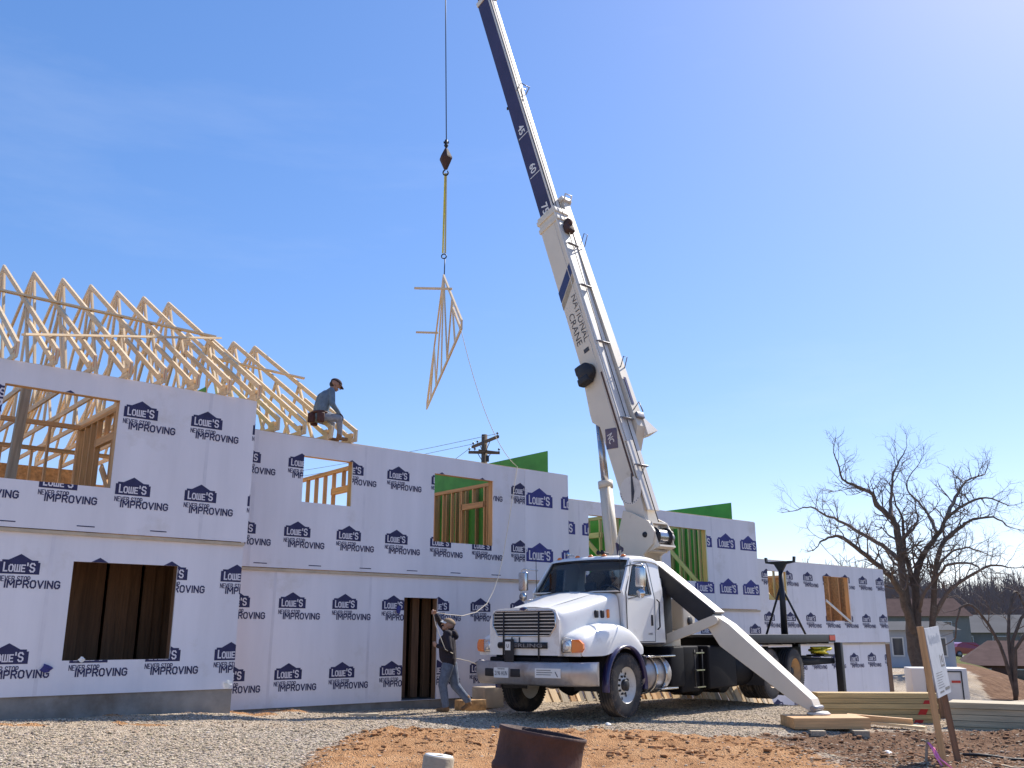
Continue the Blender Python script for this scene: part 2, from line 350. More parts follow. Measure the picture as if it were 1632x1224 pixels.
GLYPH = {
 'N': (.62, [[(0, 0), (0, 1), (1, 0), (1, 1)]]), 'E': (.52, [[(1, 0), (0, 0), (0, 1), (1, 1)], [(0, .5), (.85, .5)]]), 'V': (.64, [[(0, 1), (.5, 0), (1, 1)]]),
 'R': (.58, [[(0, 0), (0, 1), (.72, 1), (1, .86), (1, .62), (.72, .48), (0, .48)], [(.55, .48), (1, 0)]]),
 'S': (.54, [[(1, .84), (.75, 1), (.25, 1), (0, .84), (0, .66), (.22, .54), (.78, .46), (1, .34), (1, .16), (.75, 0), (.25, 0), (0, .16)]]),
 'T': (.56, [[(0, 1), (1, 1)], [(.5, 1), (.5, 0)]]), 'O': (.60, [[(0, .2), (0, .8), (.28, 1), (.72, 1), (1, .8), (1, .2), (.72, 0), (.28, 0), (0, .2)]]),
 'P': (.56, [[(0, 0), (0, 1), (.72, 1), (1, .86), (1, .58), (.72, .44), (0, .44)]]), 'I': (.0, [[(0, 0), (0, 1)]]),
 'M': (.80, [[(0, 0), (0, 1), (.5, .35), (1, 1), (1, 0)]]), 'G': (.60, [[(1, .82), (.72, 1), (.28, 1), (0, .8), (0, .2), (.28, 0), (.72, 0), (1, .2), (1, .48), (.58, .48)]]),
 'L': (.48, [[(0, 1), (0, 0), (1, 0)]]), 'W': (.78, [[(0, 1), (0, 0), (1, 0), (1, 1)], [(.5, 1), (.5, 0)]]), "'": (.0, [[(0, .72), (0, 1)]]), ' ': (.22, [])}
def block_text(txt, w, h, t, gap=.30):
    """bold sans capitals drawn with strokes of thickness t (metres), filling w x h"""
    tot = sum(GLYPH[c][0] + gap for c in txt) - gap; k = (w - t) / max(tot, 1e-3); x = t / 2; out = []
    for c in txt:
        gw, strokes = GLYPH[c]
        for st in strokes:
            P = [Vector((x + a * gw * k, t / 2 + b_ * (h - t))) for a, b_ in st]
            for a, b_ in zip(P, P[1:]):
                d = (b_ - a).normalized() * t / 2; n = Vector((-d.y, d.x)); e = d * .96
                out.append([tuple(a - e - n), tuple(b_ + e - n), tuple(b_ + e + n), tuple(a - e + n)])
        x += (gw + gap) * k
    return out
def shift(polys, dx, dy): return [[(a + dx, b + dy) for a, b in p] for p in polys]
def half(poly, ax, lim, keep_less):
    out = []
    for i in range(len(poly)):
        a, b = poly[i], poly[(i + 1) % len(poly)]
        ia = (a[ax] <= lim) == keep_less; ib = (b[ax] <= lim) == keep_less
        if ia: out.append(a)
        if ia != ib:
            k = (lim - a[ax]) / (b[ax] - a[ax]); out.append((a[0] + (b[0] - a[0]) * k, a[1] + (b[1] - a[1]) * k))
    return out if len(out) > 2 else None
def clip_rect(poly, r):
    for ax, lim, less in ((0, r[0], False), (0, r[1], True), (1, r[2], False), (1, r[3], True)):
        poly = half(poly, ax, lim, less)
        if not poly: return None
    return poly
def minus_rect(poly, r):
    out = []; p = half(poly, 0, r[0], True)
    if p: out.append(p)
    p = half(poly, 0, r[1], False)
    if p: out.append(p)
    mid = half(poly, 0, r[0], False); mid = half(mid, 0, r[1], True) if mid else None
    if mid:
        for lim, less in ((r[2], True), (r[3], False)):
            p = half(mid, 1, lim, less)
            if p: out.append(p)
    return out
def tri_fan(poly): return [[poly[0], poly[i], poly[i + 1]] for i in range(1, len(poly) - 1)]
HOUSE_RECTS = [[(-.27, -.12), (.27, -.12), (.27, .05), (-.27, .05)], [(-.24, .05), (.24, .05), (.24, .078), (-.24, .078)], [(-.155, .078), (.155, .078), (0, .165)]]
def logo_polys(tagline=True, k=1.0):
    """(material index, height above sheet, polygons)"""
    navy = [[(a * k, b * k) for a, b in p] for p in HOUSE_RECTS]
    white = shift(block_text('L', .062 * k, .135 * k, .021 * k), -.218 * k, -.092 * k) + shift(block_text('OWE', .225 * k, .108 * k, .0185 * k), -.148 * k, -.092 * k) \
        + shift(block_text("'", .02 * k, .13 * k, .02 * k), .092 * k, -.085 * k) + shift(block_text('S', .078 * k, .135 * k, .021 * k), .128 * k, -.092 * k)
    if tagline:
        navy += shift(block_text('NEVER STOP', .43, .080, .0112), -.27, -.228) + shift(block_text('IMPROVING', .75, .118, .0205), -.175, -.318)
    return navy, white

# ------------------------------------------------------------------ the ground
FA = R(49.5); fu = Vector((math.sin(FA), math.cos(FA), 0)); fn = Vector((fu.y, -fu.x, 0)); F0 = Vector((-1.72, 19.4, 0))
def W(t, off, z): return F0 + fu * t + fn * off + Vector((0, 0, z))
def sstep(a, b, x):
    k = min(1, max(0, (x - a) / (b - a))); return k * k * (3 - 2 * k)
def edge_d(X, Y):                      # metres to the right of the pad's brow
    a = Vector((8.9, 13.0)); b = Vector((17.5, 35.0)); d = (b - a).normalized(); p = Vector((X, Y)) - a
    return p.x * d.y - p.y * d.x
def ground_z(X, Y):
    z = .12 - .03 * max(-10, min(14, X))
    P = Vector((X, Y, 0)) - F0; t = P.dot(fu); o = P.dot(fn)
    z -= .75 * sstep(7, 15, t) * sstep(4.5, 1.0, abs(o))
    e = edge_d(X, Y)
    z -= 2.3 * sstep(0.0, 9, e)
    far = math.hypot(X, Y)
    z -= .9 * sstep(45, 75, far) * sstep(0, 20, e)
    hill = sstep(75, 230, Y) * 12.0 * (0.55 + .45 * sstep(60, 160, X)) + sstep(230, 420, Y) * 6
    z += hill
    near = sstep(40, 25, far)
    if near > 0:
        z += near * (.025 * noise.noise((X * .5, Y * .5, 1.3)) + .010 * noise.noise((X * 2.6, Y * 2.6, 4.1)))
        z -= .10 * sstep(3.0, .6, o) * sstep(-4.6, -4.0, t) * sstep(2.5, .5, t)
        z -= .16 * sstep(16.4, 15.3, Y) * sstep(3.4, 4.8, X) * sstep(12.9, 13.9, Y)
        c = clay_at(X, Y)
        z += near * c * (.05 * noise.noise((X * 1.5, Y * 1.5, 9)) + .085 * abs(noise.noise((X * 3.3, Y * 3.3, 3))) + .035 * noise.noise((X * 9, Y * 9, 5)) + .06)
        d = dirt_at(X, Y)
        z += near * d * (.06 * noise.noise((X * 3.1, Y * 3.1, 21)) + .035 * noise.noise((X * 8, Y * 8, 2)))
        z += .45 * math.exp(-((X - 9.0) ** 2 / .9 + (Y - 14.3) ** 2 / 3.0))
    return z
def clay_at(X, Y):
    b = 14.2 + .6 * noise.noise((X * .9, 2.2, 0)) - 1.0 * sstep(.2, -2.2, X)
    c = sstep(b + .3, b - .3, Y) * sstep(-2.5, -1.7, X + .25 * noise.noise((Y * 1.2, .3, 5))) * sstep(4.6, 3.0, X)
    q = sstep(.36, .50, noise.noise((X * .8, Y * 1.9, 7.7))) * .75 * sstep(-2, -3.5, X)     # thin streaks on the gravel
    P = Vector((X, Y, 0)) - F0; o = P.dot(fn); t = P.dot(fu)
    band = sstep(3.2, 2.2, o - .9 * (t < -4.2)) * sstep(-1.5, -3, t) * (.55 + .5 * noise.noise((X * 1.1, Y * 1.1, 3)))
    return max(0, min(1, max(c, q, band * .42)))
def dirt_at(X, Y):
    return max(sstep(3.2, 4.6, X + .5 * noise.noise((X, Y, 3))) * sstep(16.4, 15.2, Y - .25 * (X - 4)), sstep(-.6, .6, edge_d(X, Y)) * sstep(7, 3.5, edge_d(X, Y)))
def axis(a, b, step, far, g=1.12):
    xs = []; x = a
    while x <= b: xs.append(x); x += step
    s = step
    while xs[-1] < far[1]: s *= g; xs.append(xs[-1] + s)
    s = step
    while xs[0] > far[0]: s *= g; xs.insert(0, xs[0] - s)
    return xs
def build_ground():
    xs = axis(-12, 14, .13, (-700, 900)); ys = axis(9.5, 34, .13, (-60, 1200)); nx = len(xs)
    vs = [(x, y, ground_z(x, y)) for y in ys for x in xs]
    fs = [(j * nx + i, j * nx + i + 1, (j + 1) * nx + i + 1, (j + 1) * nx + i) for j in range(len(ys) - 1) for i in range(nx - 1)]
    me = bpy.data.meshes.new('ground'); me.from_pydata(vs, [], fs); me.materials.append(MATS['ground'])
    me.polygons.foreach_set('use_smooth', [True] * len(fs))
    ca = me.color_attributes.new('zone', 'FLOAT_COLOR', 'POINT'); flat = []
    for x, y, z in vs:
        g = max(sstep(4, 8, edge_d(x, y)) * sstep(16, 24, y), sstep(60, 80, math.hypot(x, y)))
        flat += [clay_at(x, y) if y < 40 and abs(x) < 20 else 0, dirt_at(x, y), g, 1]
    ca.data.foreach_set('color', flat); me.update()
    tag(link('ground', me), kind='structure')
build_ground()
def build_stones():
    v = []; f = []; tone = []; rnd = random.Random(3); n = 0
    bm = bmesh.new(); bmesh.ops.create_icosphere(bm, subdivisions=1, radius=1); bm.verts.index_update()
    base = [v.co.copy() for v in bm.verts]; fc = [tuple(v.index for v in q.verts) for q in bm.faces]; bm.free()
    while n < 66000:
        Y = 8.8 + 16.5 * rnd.random() ** 1.5; X = rnd.uniform(-.56 * Y, .60 * Y)
        P = Vector((X, Y, 0)) - F0
        if P.dot(fn) < (.95 if P.dot(fu) < -4.3 else .05): continue
        c = clay_at(X, Y); d = dirt_at(X, Y)
        keep = 1 - .93 * c
        if d > .5: keep *= .55
        if edge_d(X, Y) > 3: keep *= .3
        if rnd.random() > keep: continue
        big = rnd.random() < .05
        s = rnd.uniform(.008, .017) * (1.8 if big else 1)
        if d > .4 and rnd.random() < .15: s *= 1.4
        k = rnd.choice((.16, .28, .36, .43, .49, .55, .64)) * rnd.uniform(.85, 1.12)
        col = (k, k * rnd.uniform(.79, .86), k * rnd.uniform(.56, .68))
        if c > .3 or d > .5: col = (k * .9, k * .62, k * .42) if rnd.random() < .6 else col
        z = ground_z(X, Y) + s * .25; o = Vector((X, Y, z)); b = len(v); a = rnd.uniform(0, PI); ca, sa = math.cos(a), math.sin(a)
        for q in base:
            j = rnd.uniform(.72, 1.2); w = Vector((q.x * 1.25 * j, q.y * .9 * j, q.z * .38 * j)) * s
            v.append((o.x + w.x * ca - w.y * sa, o.y + w.x * sa + w.y * ca, o.z + w.z)); tone += [*col, 1]
        f += [tuple(i + b for i in t) for t in fc]; n += 1
    me = bpy.data.meshes.new('gravel'); me.from_pydata(v, [], f); me.materials.append(MATS['stone'])
    me.color_attributes.new('tone', 'FLOAT_COLOR', 'POINT').data.foreach_set('color', tone); me.update()
    tag(link('gravel', me), 'loose grey gravel stones strewn over the building pad', 'gravel', kind='stuff')
build_stones()
def build_clods():
    v = []; f = []; tone = []; rnd = random.Random(9); n = 0
    bm = bmesh.new(); bmesh.ops.create_icosphere(bm, subdivisions=1, radius=1); bm.verts.index_update(); base = [q.co.copy() for q in bm.verts]; fc = [tuple(q.index for q in t.verts) for t in bm.faces]; bm.free()
    while n < 3800:
        Y = rnd.uniform(11, 16.5); X = rnd.uniform(-2.6, 9.5); c = clay_at(X, Y); d = dirt_at(X, Y)
        if max(c, d) < .4: continue
        if noise.noise((X * 1.7, Y * 1.7, 2)) < rnd.uniform(-.5, .35): continue
        s = min(.05, .009 + rnd.expovariate(95)); k = rnd.uniform(.55, 1.15); col = (.42 * k, .225 * k, .11 * k) if c > d else (.30 * k, .17 * k, .10 * k); b = len(v); z = ground_z(X, Y) + s * .2
        for q in base: j = rnd.uniform(.6, 1.25); v.append((X + q.x * s * j * 1.2, Y + q.y * s * j, z + q.z * s * j * .55)); tone += [*col, 1]
        f += [tuple(i + b for i in t) for t in fc]; n += 1
    me = bpy.data.meshes.new('clods'); me.from_pydata(v, [], f); me.materials.append(MATS['stone'])
    me.color_attributes.new('tone', 'FLOAT_COLOR', 'POINT').data.foreach_set('color', tone); me.update()
    tag(link('clods', me), 'orange clay clods strewn in front of the truck', 'soil', kind='stuff')
build_clods()

# ------------------------------------------------------------------ the row of townhouses under construction
ZUP = Vector((0, 0, 1))
MW = Matrix((fu, ZUP, fn)).transposed().to_4x4()
def wall_matrix(t, off, z): M = MW.copy(); M.translation = W(t, off, z); return M
LOGO = {}
def logo_mesh(kind, navy, white):
    b = MB()
    for i, p in enumerate(navy): b.add([(x, y, .003 + .00004 * i) for x, y in p], [tuple(range(len(p)))], 0)
    for i, p in enumerate(white): b.add([(x, y, .008 + .0001 * i) for x, y in p], [tuple(range(len(p)))], 1)
    me = bpy.data.meshes.new('printed_logo'); me.from_pydata(b.v, [], b.f); me.materials.append(MATS['blue_print' if kind == 'big' else 'navy_print']); me.materials.append(MATS['white_print'])
    me.polygons.foreach_set('material_index', b.m); me.update(); return me
def put_logo(panel, kind, t, z, off, rect, holes):
    """one printed logo on a wall sheet, cut where the sheet ends or an opening was sawn through it"""
    navy, white = logo_polys(kind != 'big', 1.52 if kind == 'big' else 1.0)
    ext = (t - .45, t + .65, z - .34, z + .27)
    inside = ext[0] > rect[0] and ext[1] < rect[1] and ext[2] > rect[2] and ext[3] < rect[3]
    hit = [h for h in holes if ext[0] < h[1] and ext[1] > h[0] and ext[2] < h[3] and ext[3] > h[2]]
    if inside and not hit:
        if kind not in LOGO: LOGO[kind] = logo_mesh(kind, navy, white)
        me = LOGO[kind]
    else:
        res = []
        for polys in (navy, white):
            out = []
            for p in polys:
                q = clip_rect(p, (rect[0] - t, rect[1] - t, rect[2] - z, rect[3] - z))
                ps = [q] if q else []
                for h in hit:
                    r = (h[0] - t, h[1] - t, h[2] - z, h[3] - z); ps = [u for s in ps for u in minus_rect(s, r)]
                out += ps
            res.append(out)
        if not res[0] and not res[1]: return
        me = logo_mesh(kind, *res)
    link('printed_logo', me, panel, wall_matrix(t, off, z))
def wall_sheet(house, off, rect, holes, logos, kind, m='wrap', th=.03, small=True):
    t0, t1, z0, z1 = rect; b = MB()
    loops = [[(t0, z0), (t1, z0), (t1, z1), (t0, z1)]] + [[(h[0], h[2]), (h[1], h[2]), (h[1], h[3]), (h[0], h[3])] for h in holes]
    b.plate(loops, lambda a, c: (a, c, 0), th, (0, 0, 1))
    p = b.build('wall_panel', m, house, wall_matrix(0, off, 0))
    t = t0 + random.uniform(.9, 1.6)
    while small and t < t1 - .5:                      # taped laps of the wrap
        if not any(h[0] - .1 < t < h[1] + .1 for h in holes):
            b = MB(); b.add([(t + .012 * noise.noise((t, z * 1.3, 0)) + e, z, .0022) for z in [z0 + .01 + (z1 - z0 - .02) * k / 8 for k in range(9)] for e in (0, .055)], [(2 * k, 2 * k + 1, 2 * k + 3, 2 * k + 2) for k in range(8)]); b.build('seam_tape', 'wrap_tape', p, wall_matrix(0, off, 0))
        t += random.uniform(1.9, 2.9)
    for (t, z) in logos: put_logo(p, kind, t, z, off, rect, holes)
    return p
def opening(house, off, h, m='pine', door=False, red=False):
    """framing round a sawn opening: jambs, header, sill, set behind the sheet"""
    o = off - .03 - .075
    for t in (h[0] - .021, h[1] + .021): board('jamb', W(t, o, h[2]), W(t, o, h[3]), .04, .14, m, house, up=fn)
    board('header', W(h[0] - .04, o, h[3] + .07), W(h[1] + .04, o, h[3] + .07), .14, .13, m, house)
    if not door: board('window_sill', W(h[0] - .04, o, h[2] - .021), W(h[1] + .04, o, h[2] - .021), .14, .04, m, house)
def stud_row(house, p, q, z0, z1, sp=.4, m='pine', double=True, doors=()):
    """a stud partition from p to q (plan points (t, off))"""
    a, b = Vector(p), Vector(q); L = (b - a).length; n = int(L / sp); d = (b - a) / L
    w3 = lambda s, z: W(a.x + d.x * s, a.y + d.y * s, z)
    dir3 = (w3(1, 0) - w3(0, 0)).normalized()
    k = 2 if double else 1
    for i in range(k): board('top_plate', w3(0, z1 - .02 - .042 * i), w3(L, z1 - .02 - .042 * i), .09, .04, m, house)
    board('sole_plate', w3(0, z0 + .02), w3(L, z0 + .02), .09, .04, m, house)
    for i in range(n + 1):
        s = .03 + (L - .06) * i / max(1, n)
        if any(u < s < v for u, v in doors): continue
        board('stud', w3(s, z0 + .042), w3(s, z1 - .042 * k), .09, .04, m, house, up=dir3)
    for u, v in doors:
        board('header', w3(u - .05, z1 - .5), w3(v + .05, z1 - .5), .09, .14, m, house)
        for s in (u, v): board('stud', w3(s, z0 + .042), w3(s, z1 - .042 * k), .09, .04, m, house, up=dir3)
        board('cripple', w3((u + v) / 2, z1 - .42), w3((u + v) / 2, z1 - .042 * k), .09, .04, m, house, up=dir3)
def sheet_perp(house, t, o0, o1, z0, z1, m, name, th=.02):
    """an upright sheet square to the facade"""
    b = MB(); b.box((0, 0, 0), (th, abs(o1 - o0), z1 - z0)); M = Matrix((fu, -fn, ZUP)).transposed().to_4x4(); M.translation = W(t, (o0 + o1) / 2, (z0 + z1) / 2)
    return b.build(name, m, house, M)
def slab(house, t0, t1, o0, o1, z0, z1, m, name):
    b = MB(); b.box((0, 0, 0), (t1 - t0, abs(o1 - o0), z1 - z0)); M = Matrix((fu, -fn, ZUP)).transposed().to_4x4(); M.translation = W((t0 + t1) / 2, (o0 + o1) / 2, (z0 + z1) / 2)
    return b.build(name, m, house, M)

TRUSS = {}
def truss_parts(halfw, zh, slope):
    """members of one roof truss in its own plane: x along the span (0 = ridge), z up from the wall plate"""
    zt = lambda x: zh + slope * (halfw - abs(x))            # top edge of the top chord
    dc = .09 / math.cos(math.atan(slope)); ct = lambda x: zt(x) - dc / 2
    chord = [((-halfw, ct(halfw)), (0, ct(0))), ((halfw, ct(halfw)), (0, ct(0)))]
    bot = ((-halfw + .12, .045), (halfw - .12, .045)); webs = []
    webs.append(((0, .09), (0, zt(0) - dc)))
    for s in (-1, 1):
        webs.append(((s * 1.55, .09), (s * 2.45, zt(2.45) - dc))); webs.append(((s * 1.55, .09), (s * .12, zt(.12) - dc - .03)))
        webs.append(((s * 3.35, .09), (s * 2.45, zt(2.45) - dc)))
        g = .23                                            # slider under the tail, parallel to the top chord
        webs.append(((s * (halfw - .16), ct(halfw - .16) - g), (s * 2.75, ct(2.75) - g)))
        webs.append(((s * (halfw - .03), .0), (s * (halfw - .03), zt(halfw) - .03)))
    return chord, bot, webs
def make_truss(parent, M, halfw=5.0, zh=.24, slope=.588, red=False, name='roof_truss', label=None):
    """M: x along the span, y across, z up"""
    chord, bot, webs = truss_parts(halfw, zh, slope)
    P = lambda q: M @ Vector((q[0], 0, q[1])); up = (M.to_3x3() @ Vector((0, 1, 0)))
    key = (halfw, zh, slope)
    if key not in TRUSS:
        b = MB()
        for p, q in chord: b.beam((p[0], 0, p[1]), (q[0], 0, q[1]), .09, .04, up=(0, 1, 0))
        for x in (-1, 1): b.box((x * (halfw - .25), .0225, .15), (.2, .003, .09)); b.box((x * (halfw - .25), -.0225, .15), (.2, .003, .09))
        me = bpy.data.meshes.new(name); me.from_pydata(b.v, [], b.f); me.materials.append(MATS['pine_pale']); TRUSS[key] = me
    o = link(name, TRUSS[key], parent, M)
    board('bottom_chord', P(bot[0]), P(bot[1]), .09, .039, 'pine_pale', o, up=up)
    for p, q in webs: board('web', P(p), P(q), .085, .037, 'pine_pale', o, up=up)
    if red:
        b = MB(); b.box((halfw + .006, 0, .14), (.008, .045, .2)); b.build('painted_end', 'red_paint', o, M)
    return o
def truss_matrix(t, off, z):            # near heel towards the camera
    M = Matrix((fn, fu, ZUP)).transposed().to_4x4(); M.translation = W(t, off, z); return M

def joint_trim(house, t0, t1, off, z):
    board('rim_board', W(t0, off - .012, z - .035), W(t1, off - .012, z - .035), .05, .05, 'fascia_tan', house)
def top_edge(house, t0, t1, off, z):
    board('top_plate', W(t0, off - .10, z - .0), W(t1, off - .10, z - .0), .15, .045, 'pine_pale', house)
def edge_marks(panel, t0, t1, off, z):
    t = t0 + .35; b = MB()
    while t < t1 - .4: b.add([(t, z, .003), (t + .26, z, .003), (t + .26, z + .016, .003), (t, z + .016, .003)], [(0, 1, 2, 3)]); t += 1.1
    tag(b.build('edge_print', 'navy_print', panel, wall_matrix(0, off, 0)), kind='stuff')

D = 9.6
def shell(house, t0, t1, off, zb, zj, zt, back_top=True):
    """floors, back and lower end walls of one unit, and the concrete under it"""
    slab(house, t0 + .04, t1 - .04, off - .05, off - D, zj - .27, zj + .02, 'osb', 'floor_deck')
    slab(house, t0 + .02, t1 - .02, off - .035, off - D, zb - 1.3, zb - .004, 'concrete', 'foundation')
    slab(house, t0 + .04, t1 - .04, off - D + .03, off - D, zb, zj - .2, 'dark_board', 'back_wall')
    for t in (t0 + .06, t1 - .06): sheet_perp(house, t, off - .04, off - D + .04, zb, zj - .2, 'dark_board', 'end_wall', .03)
    if back_top: slab(house, t0 + .04, t1 - .04, off - D + .03, off - D, zj - .02, zt, 'osb', 'back_wall')

# --- the nearest, highest unit (left)
O1 = .9
H1 = empty('townhouse', W(-7.5, O1 - 4.8, .3), 'highest unit of the row at the left, all its roof trusses up, dark lower window', 'house', 'townhouses in a row')
wz = [(-8.38, -6.72, 3.68, 5.08)]
pu = wall_sheet(H1, O1 + .035, (-11, -4.42, 2.99, 5.44), wz, [(-5.285 - 1.095 * k, z) for k in range(-1, 6) for z in (4.955, 3.715)], 'small')
edge_marks(pu, -8.6, -4.6, O1 + .035, 3.06)
wl = [(-7.12, -5.54, 1.12, 2.545)]
wall_sheet(H1, O1, (-11, -4.46, .64, 2.93), wl, [(-5.645 - 1.1 * k, z) for k in range(-1, 5) for z in (2.45, 1.205)], 'small')
joint_trim(H1, -11, -4.46, O1 + .03, 2.985); top_edge(H1, -11, -4.43, O1 + .03, 5.43)
shell(H1, -11, -4.44, O1, .64, 2.99, 5.44)
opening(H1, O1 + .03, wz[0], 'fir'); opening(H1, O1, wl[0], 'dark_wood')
stud_row(H1, (-11, -2.6), (-6.3, -2.6), 2.99, 5.32, .52, 'fir')
stud_row(H1, (-6.3, .75), (-6.3, -2.55), 2.99, 5.30, .33, 'fir', doors=((1.3, 2.2),))
stud_row(H1, (-9.5, -5.2), (-4.7, -5.2), 2.99, 5.3, .6, 'fir')
board('post', W(-7.85, -.6, 2.99), W(-7.75, -.65, 5.42), .14, .14, 'grey_wood', H1, up=fn)
board('brace', W(-6.36, .65, 3.0), W(-6.36, -.9, 4.3), .04, .12, 'fir', H1)
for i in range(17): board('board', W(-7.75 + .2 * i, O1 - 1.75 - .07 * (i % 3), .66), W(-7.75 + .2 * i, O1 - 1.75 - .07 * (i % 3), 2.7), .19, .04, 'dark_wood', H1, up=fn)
sheet_perp(H1, -4.75, -.6, -4.6, 2.99, 5.95, 'green_sheath', 'party_wall')
for i in range(9): board('stud', W(-4.81, -.8 - .42 * i, 3.0), W(-4.81, -.8 - .42 * i, 5.42), .09, .04, 'pine', H1, up=fn)
for i in range(8):
    t = -4.45 - .553 * i; make_truss(H1, truss_matrix(t, O1 - 4.8, 5.455), red=True)
board('brace', W(-8.9, -1.70, 7.36), W(-4.3, -1.46, 7.24), .09, .035, 'pine_pale', H1)
board('brace', W(-8.22, .88, 5.88), W(-4.25, -1.36, 7.2), .09, .035, 'pine_pale', H1, up=(0, 0, 1))

# --- second unit: door, two upper openings, worker on the plate
H2 = empty('townhouse', W(0, -4.8, .1), 'second unit from the left, with the ground floor doorway and the last roof trusses', 'house', 'townhouses in a row')
w2 = [(-2.97, -1.9, 3.9, 4.78), (.09, 1.69, 3.35, 4.775)]
lt = [-4.12 + 1.1 * k for k in range(8)]
pu = wall_sheet(H2, .03, (-4.9, 2.75, 2.66, 5.14), w2, [(t, z) for t in lt for z in (4.65, 3.36)], 'small')
edge_marks(pu, -4.2, 2.7, .03, 2.72)
wall_sheet(H2, .037, (2.62, 3.98, 2.66, 5.145), [], [(3.06 + 1.09 * k, z) for k in (0, 1) for z in (4.50, 3.25)], 'big', th=.012)
d2 = [(-.57, .26, .24, 2.2)]
wall_sheet(H2, 0, (-4.9, 3.98, .235, 2.6), d2, [(t, z) for t in lt for z in (2.07, .825)], 'small')
joint_trim(H2, -4.9, 3.97, .025, 2.655); top_edge(H2, -4.4, 3.97, .03, 5.135)
shell(H2, -4.3, 3.97, 0, .235, 2.66, 5.14, back_top=False)
for h in w2: opening(H2, .03, h, 'fir')
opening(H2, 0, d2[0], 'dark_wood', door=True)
stud_row(H2, (-.75, -.2), (-.6, -7.5), 2.66, 5.12, .42, 'fir', doors=((1.7, 2.6),))
stud_row(H2, (-4.2, -8.6), (-.6, -8.6), 2.66, 5.12, .6, 'fir')
stud_row(H2, (2.9, -.15), (2.9, -6.0), 2.66, 5.05, .36, 'fir', doors=((1.6, 2.5),))
sheet_perp(H2, 3.55, -.2, -6.5, 2.66, 5.72, 'green_sheath', 'party_wall')
for i in range(14): board('stud', W(3.49, -.3 - .42 * i, 2.7), W(3.49, -.3 - .42 * i, 5.2), .09, .04, 'fir', H2, up=fn)
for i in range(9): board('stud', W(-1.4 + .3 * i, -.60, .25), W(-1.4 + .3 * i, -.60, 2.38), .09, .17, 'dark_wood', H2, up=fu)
for t in (-3.62, -3.07, -2.5, -1.95): make_truss(H2, truss_matrix(t, -4.8, 5.16), red=False)
board('brace', W(-3.7, -2.85, 7.22), W(-1.8, -2.4, 7.02), .09, .035, 'pine_pale', H2)

# --- third unit: large print, behind the truck
O3 = -.4
H3 = empty('townhouse', W(8, O3 - 4.8, 0), 'third unit of the row behind the crane, large house logos without a tagline', 'house', 'townhouses in a row')
w3_ = [(5.05, 6.65, 2.88, 4.34), (8.1, 9.66, 2.87, 4.28)]
wall_sheet(H3, O3 + .03, (3.4, 11.98, 2.17, 4.66), w3_, [(11.6 - 1.06 * k, z) for k in range(8) for z in (4.0, 2.75)], 'big')
wall_sheet(H3, O3, (3.4, 11.98, -.3, 2.11), [], [(11.7 - 1.09 * k, z) for k in range(8) for z in (1.62, .4)], 'small')
joint_trim(H3, 3.5, 11.97, O3 + .025, 2.165); top_edge(H3, 4.0, 11.97, O3 + .03, 4.655)
shell(H3, 4.0, 11.97, O3, -.3, 2.17, 4.66, back_top=False)
for h in w3_: opening(H3, O3 + .03, h, 'fir')
stud_row(H3, (7.25, -.6), (7.25, -6.5), 2.17, 4.62, .42, 'pine', doors=((1.5, 2.4),))
stud_row(H3, (10.6, -.6), (10.6, -6.5), 2.17, 4.62, .36, 'pine')
board('brace', W(7.18, -.7, 2.3), W(7.18, -2.9, 4.3), .04, .12, 'pine', H3)
board('brace', W(10.53, -.9, 2.4), W(10.53, -3.0, 4.5), .04, .12, 'pine', H3)
sheet_perp(H3, 7.6, -.7, -6.5, 2.2, 4.6, 'green_sheath', 'party_wall')
sheet_perp(H3, 11.2, -.6, -7.0, 2.17, 5.2, 'green_sheath', 'party_wall')
for i in range(14): board('stud', W(11.14, -.7 - .42 * i, 2.2), W(11.14, -.7 - .42 * i, 4.7), .09, .04, 'pine', H3, up=fn)

# --- fourth unit: lowest, at the right end
O4 = -1.2
H4 = empty('townhouse', W(16, O4 - 4.8, -1), 'lowest unit at the right end of the row beside the bare tree', 'house', 'townhouses in a row')
w4 = [(13.6, 14.6, 2.5, 3.38), (16.72, 18.26, 1.91, 3.33)]
wall_sheet(H4, O4 + .03, (11.3, 20.64, 1.22, 3.705), w4, [(20.33 - 1.13 * k, z) for k in range(8) for z in (3.27, 2.0)], 'small')
wall_sheet(H4, O4, (11.3, 20.35, -1.3, 1.16), [], [(20.5 - 1.13 * k, z) for k in range(8) for z in (.73, -.55)], 'small')
board('corner_board', W(20.5, O4 - .02, -1.3), W(20.5, O4 - .02, 1.15), .06, .28, 'dark_wood', H4, up=fu)
joint_trim(H4, 11.4, 20.6, O4 + .025, 1.215); top_edge(H4, 12.0, 20.62, O4 + .03, 3.70)
shell(H4, 12.0, 20.5, O4, -1.3, 1.22, 3.70, back_top=False)
for h in w4: opening(H4, O4 + .03, h, 'fir')
stud_row(H4, (16.2, -1.4), (16.2, -7), 1.22, 3.66, .42, 'pine')
stud_row(H4, (20.1, -1.4), (20.1, -7), 1.22, 3.66, .38, 'fir')
sheet_perp(H4, 20.2, -1.3, -7.5, 1.25, 3.66, 'osb', 'end_wall'); sheet_perp(H4, 16.5, -1.5, -7, 1.25, 3.2, 'osb', 'partition_sheet')
board('brace', W(16.1, -1.5, 1.5), W(16.1, -3.6, 3.4), .04, .12, 'pine', H4)
board('brace', W(16.75, O4 + .05, 2.55), W(18.2, O4 + .05, 1.85), .03, .07, 'white_box', H4)

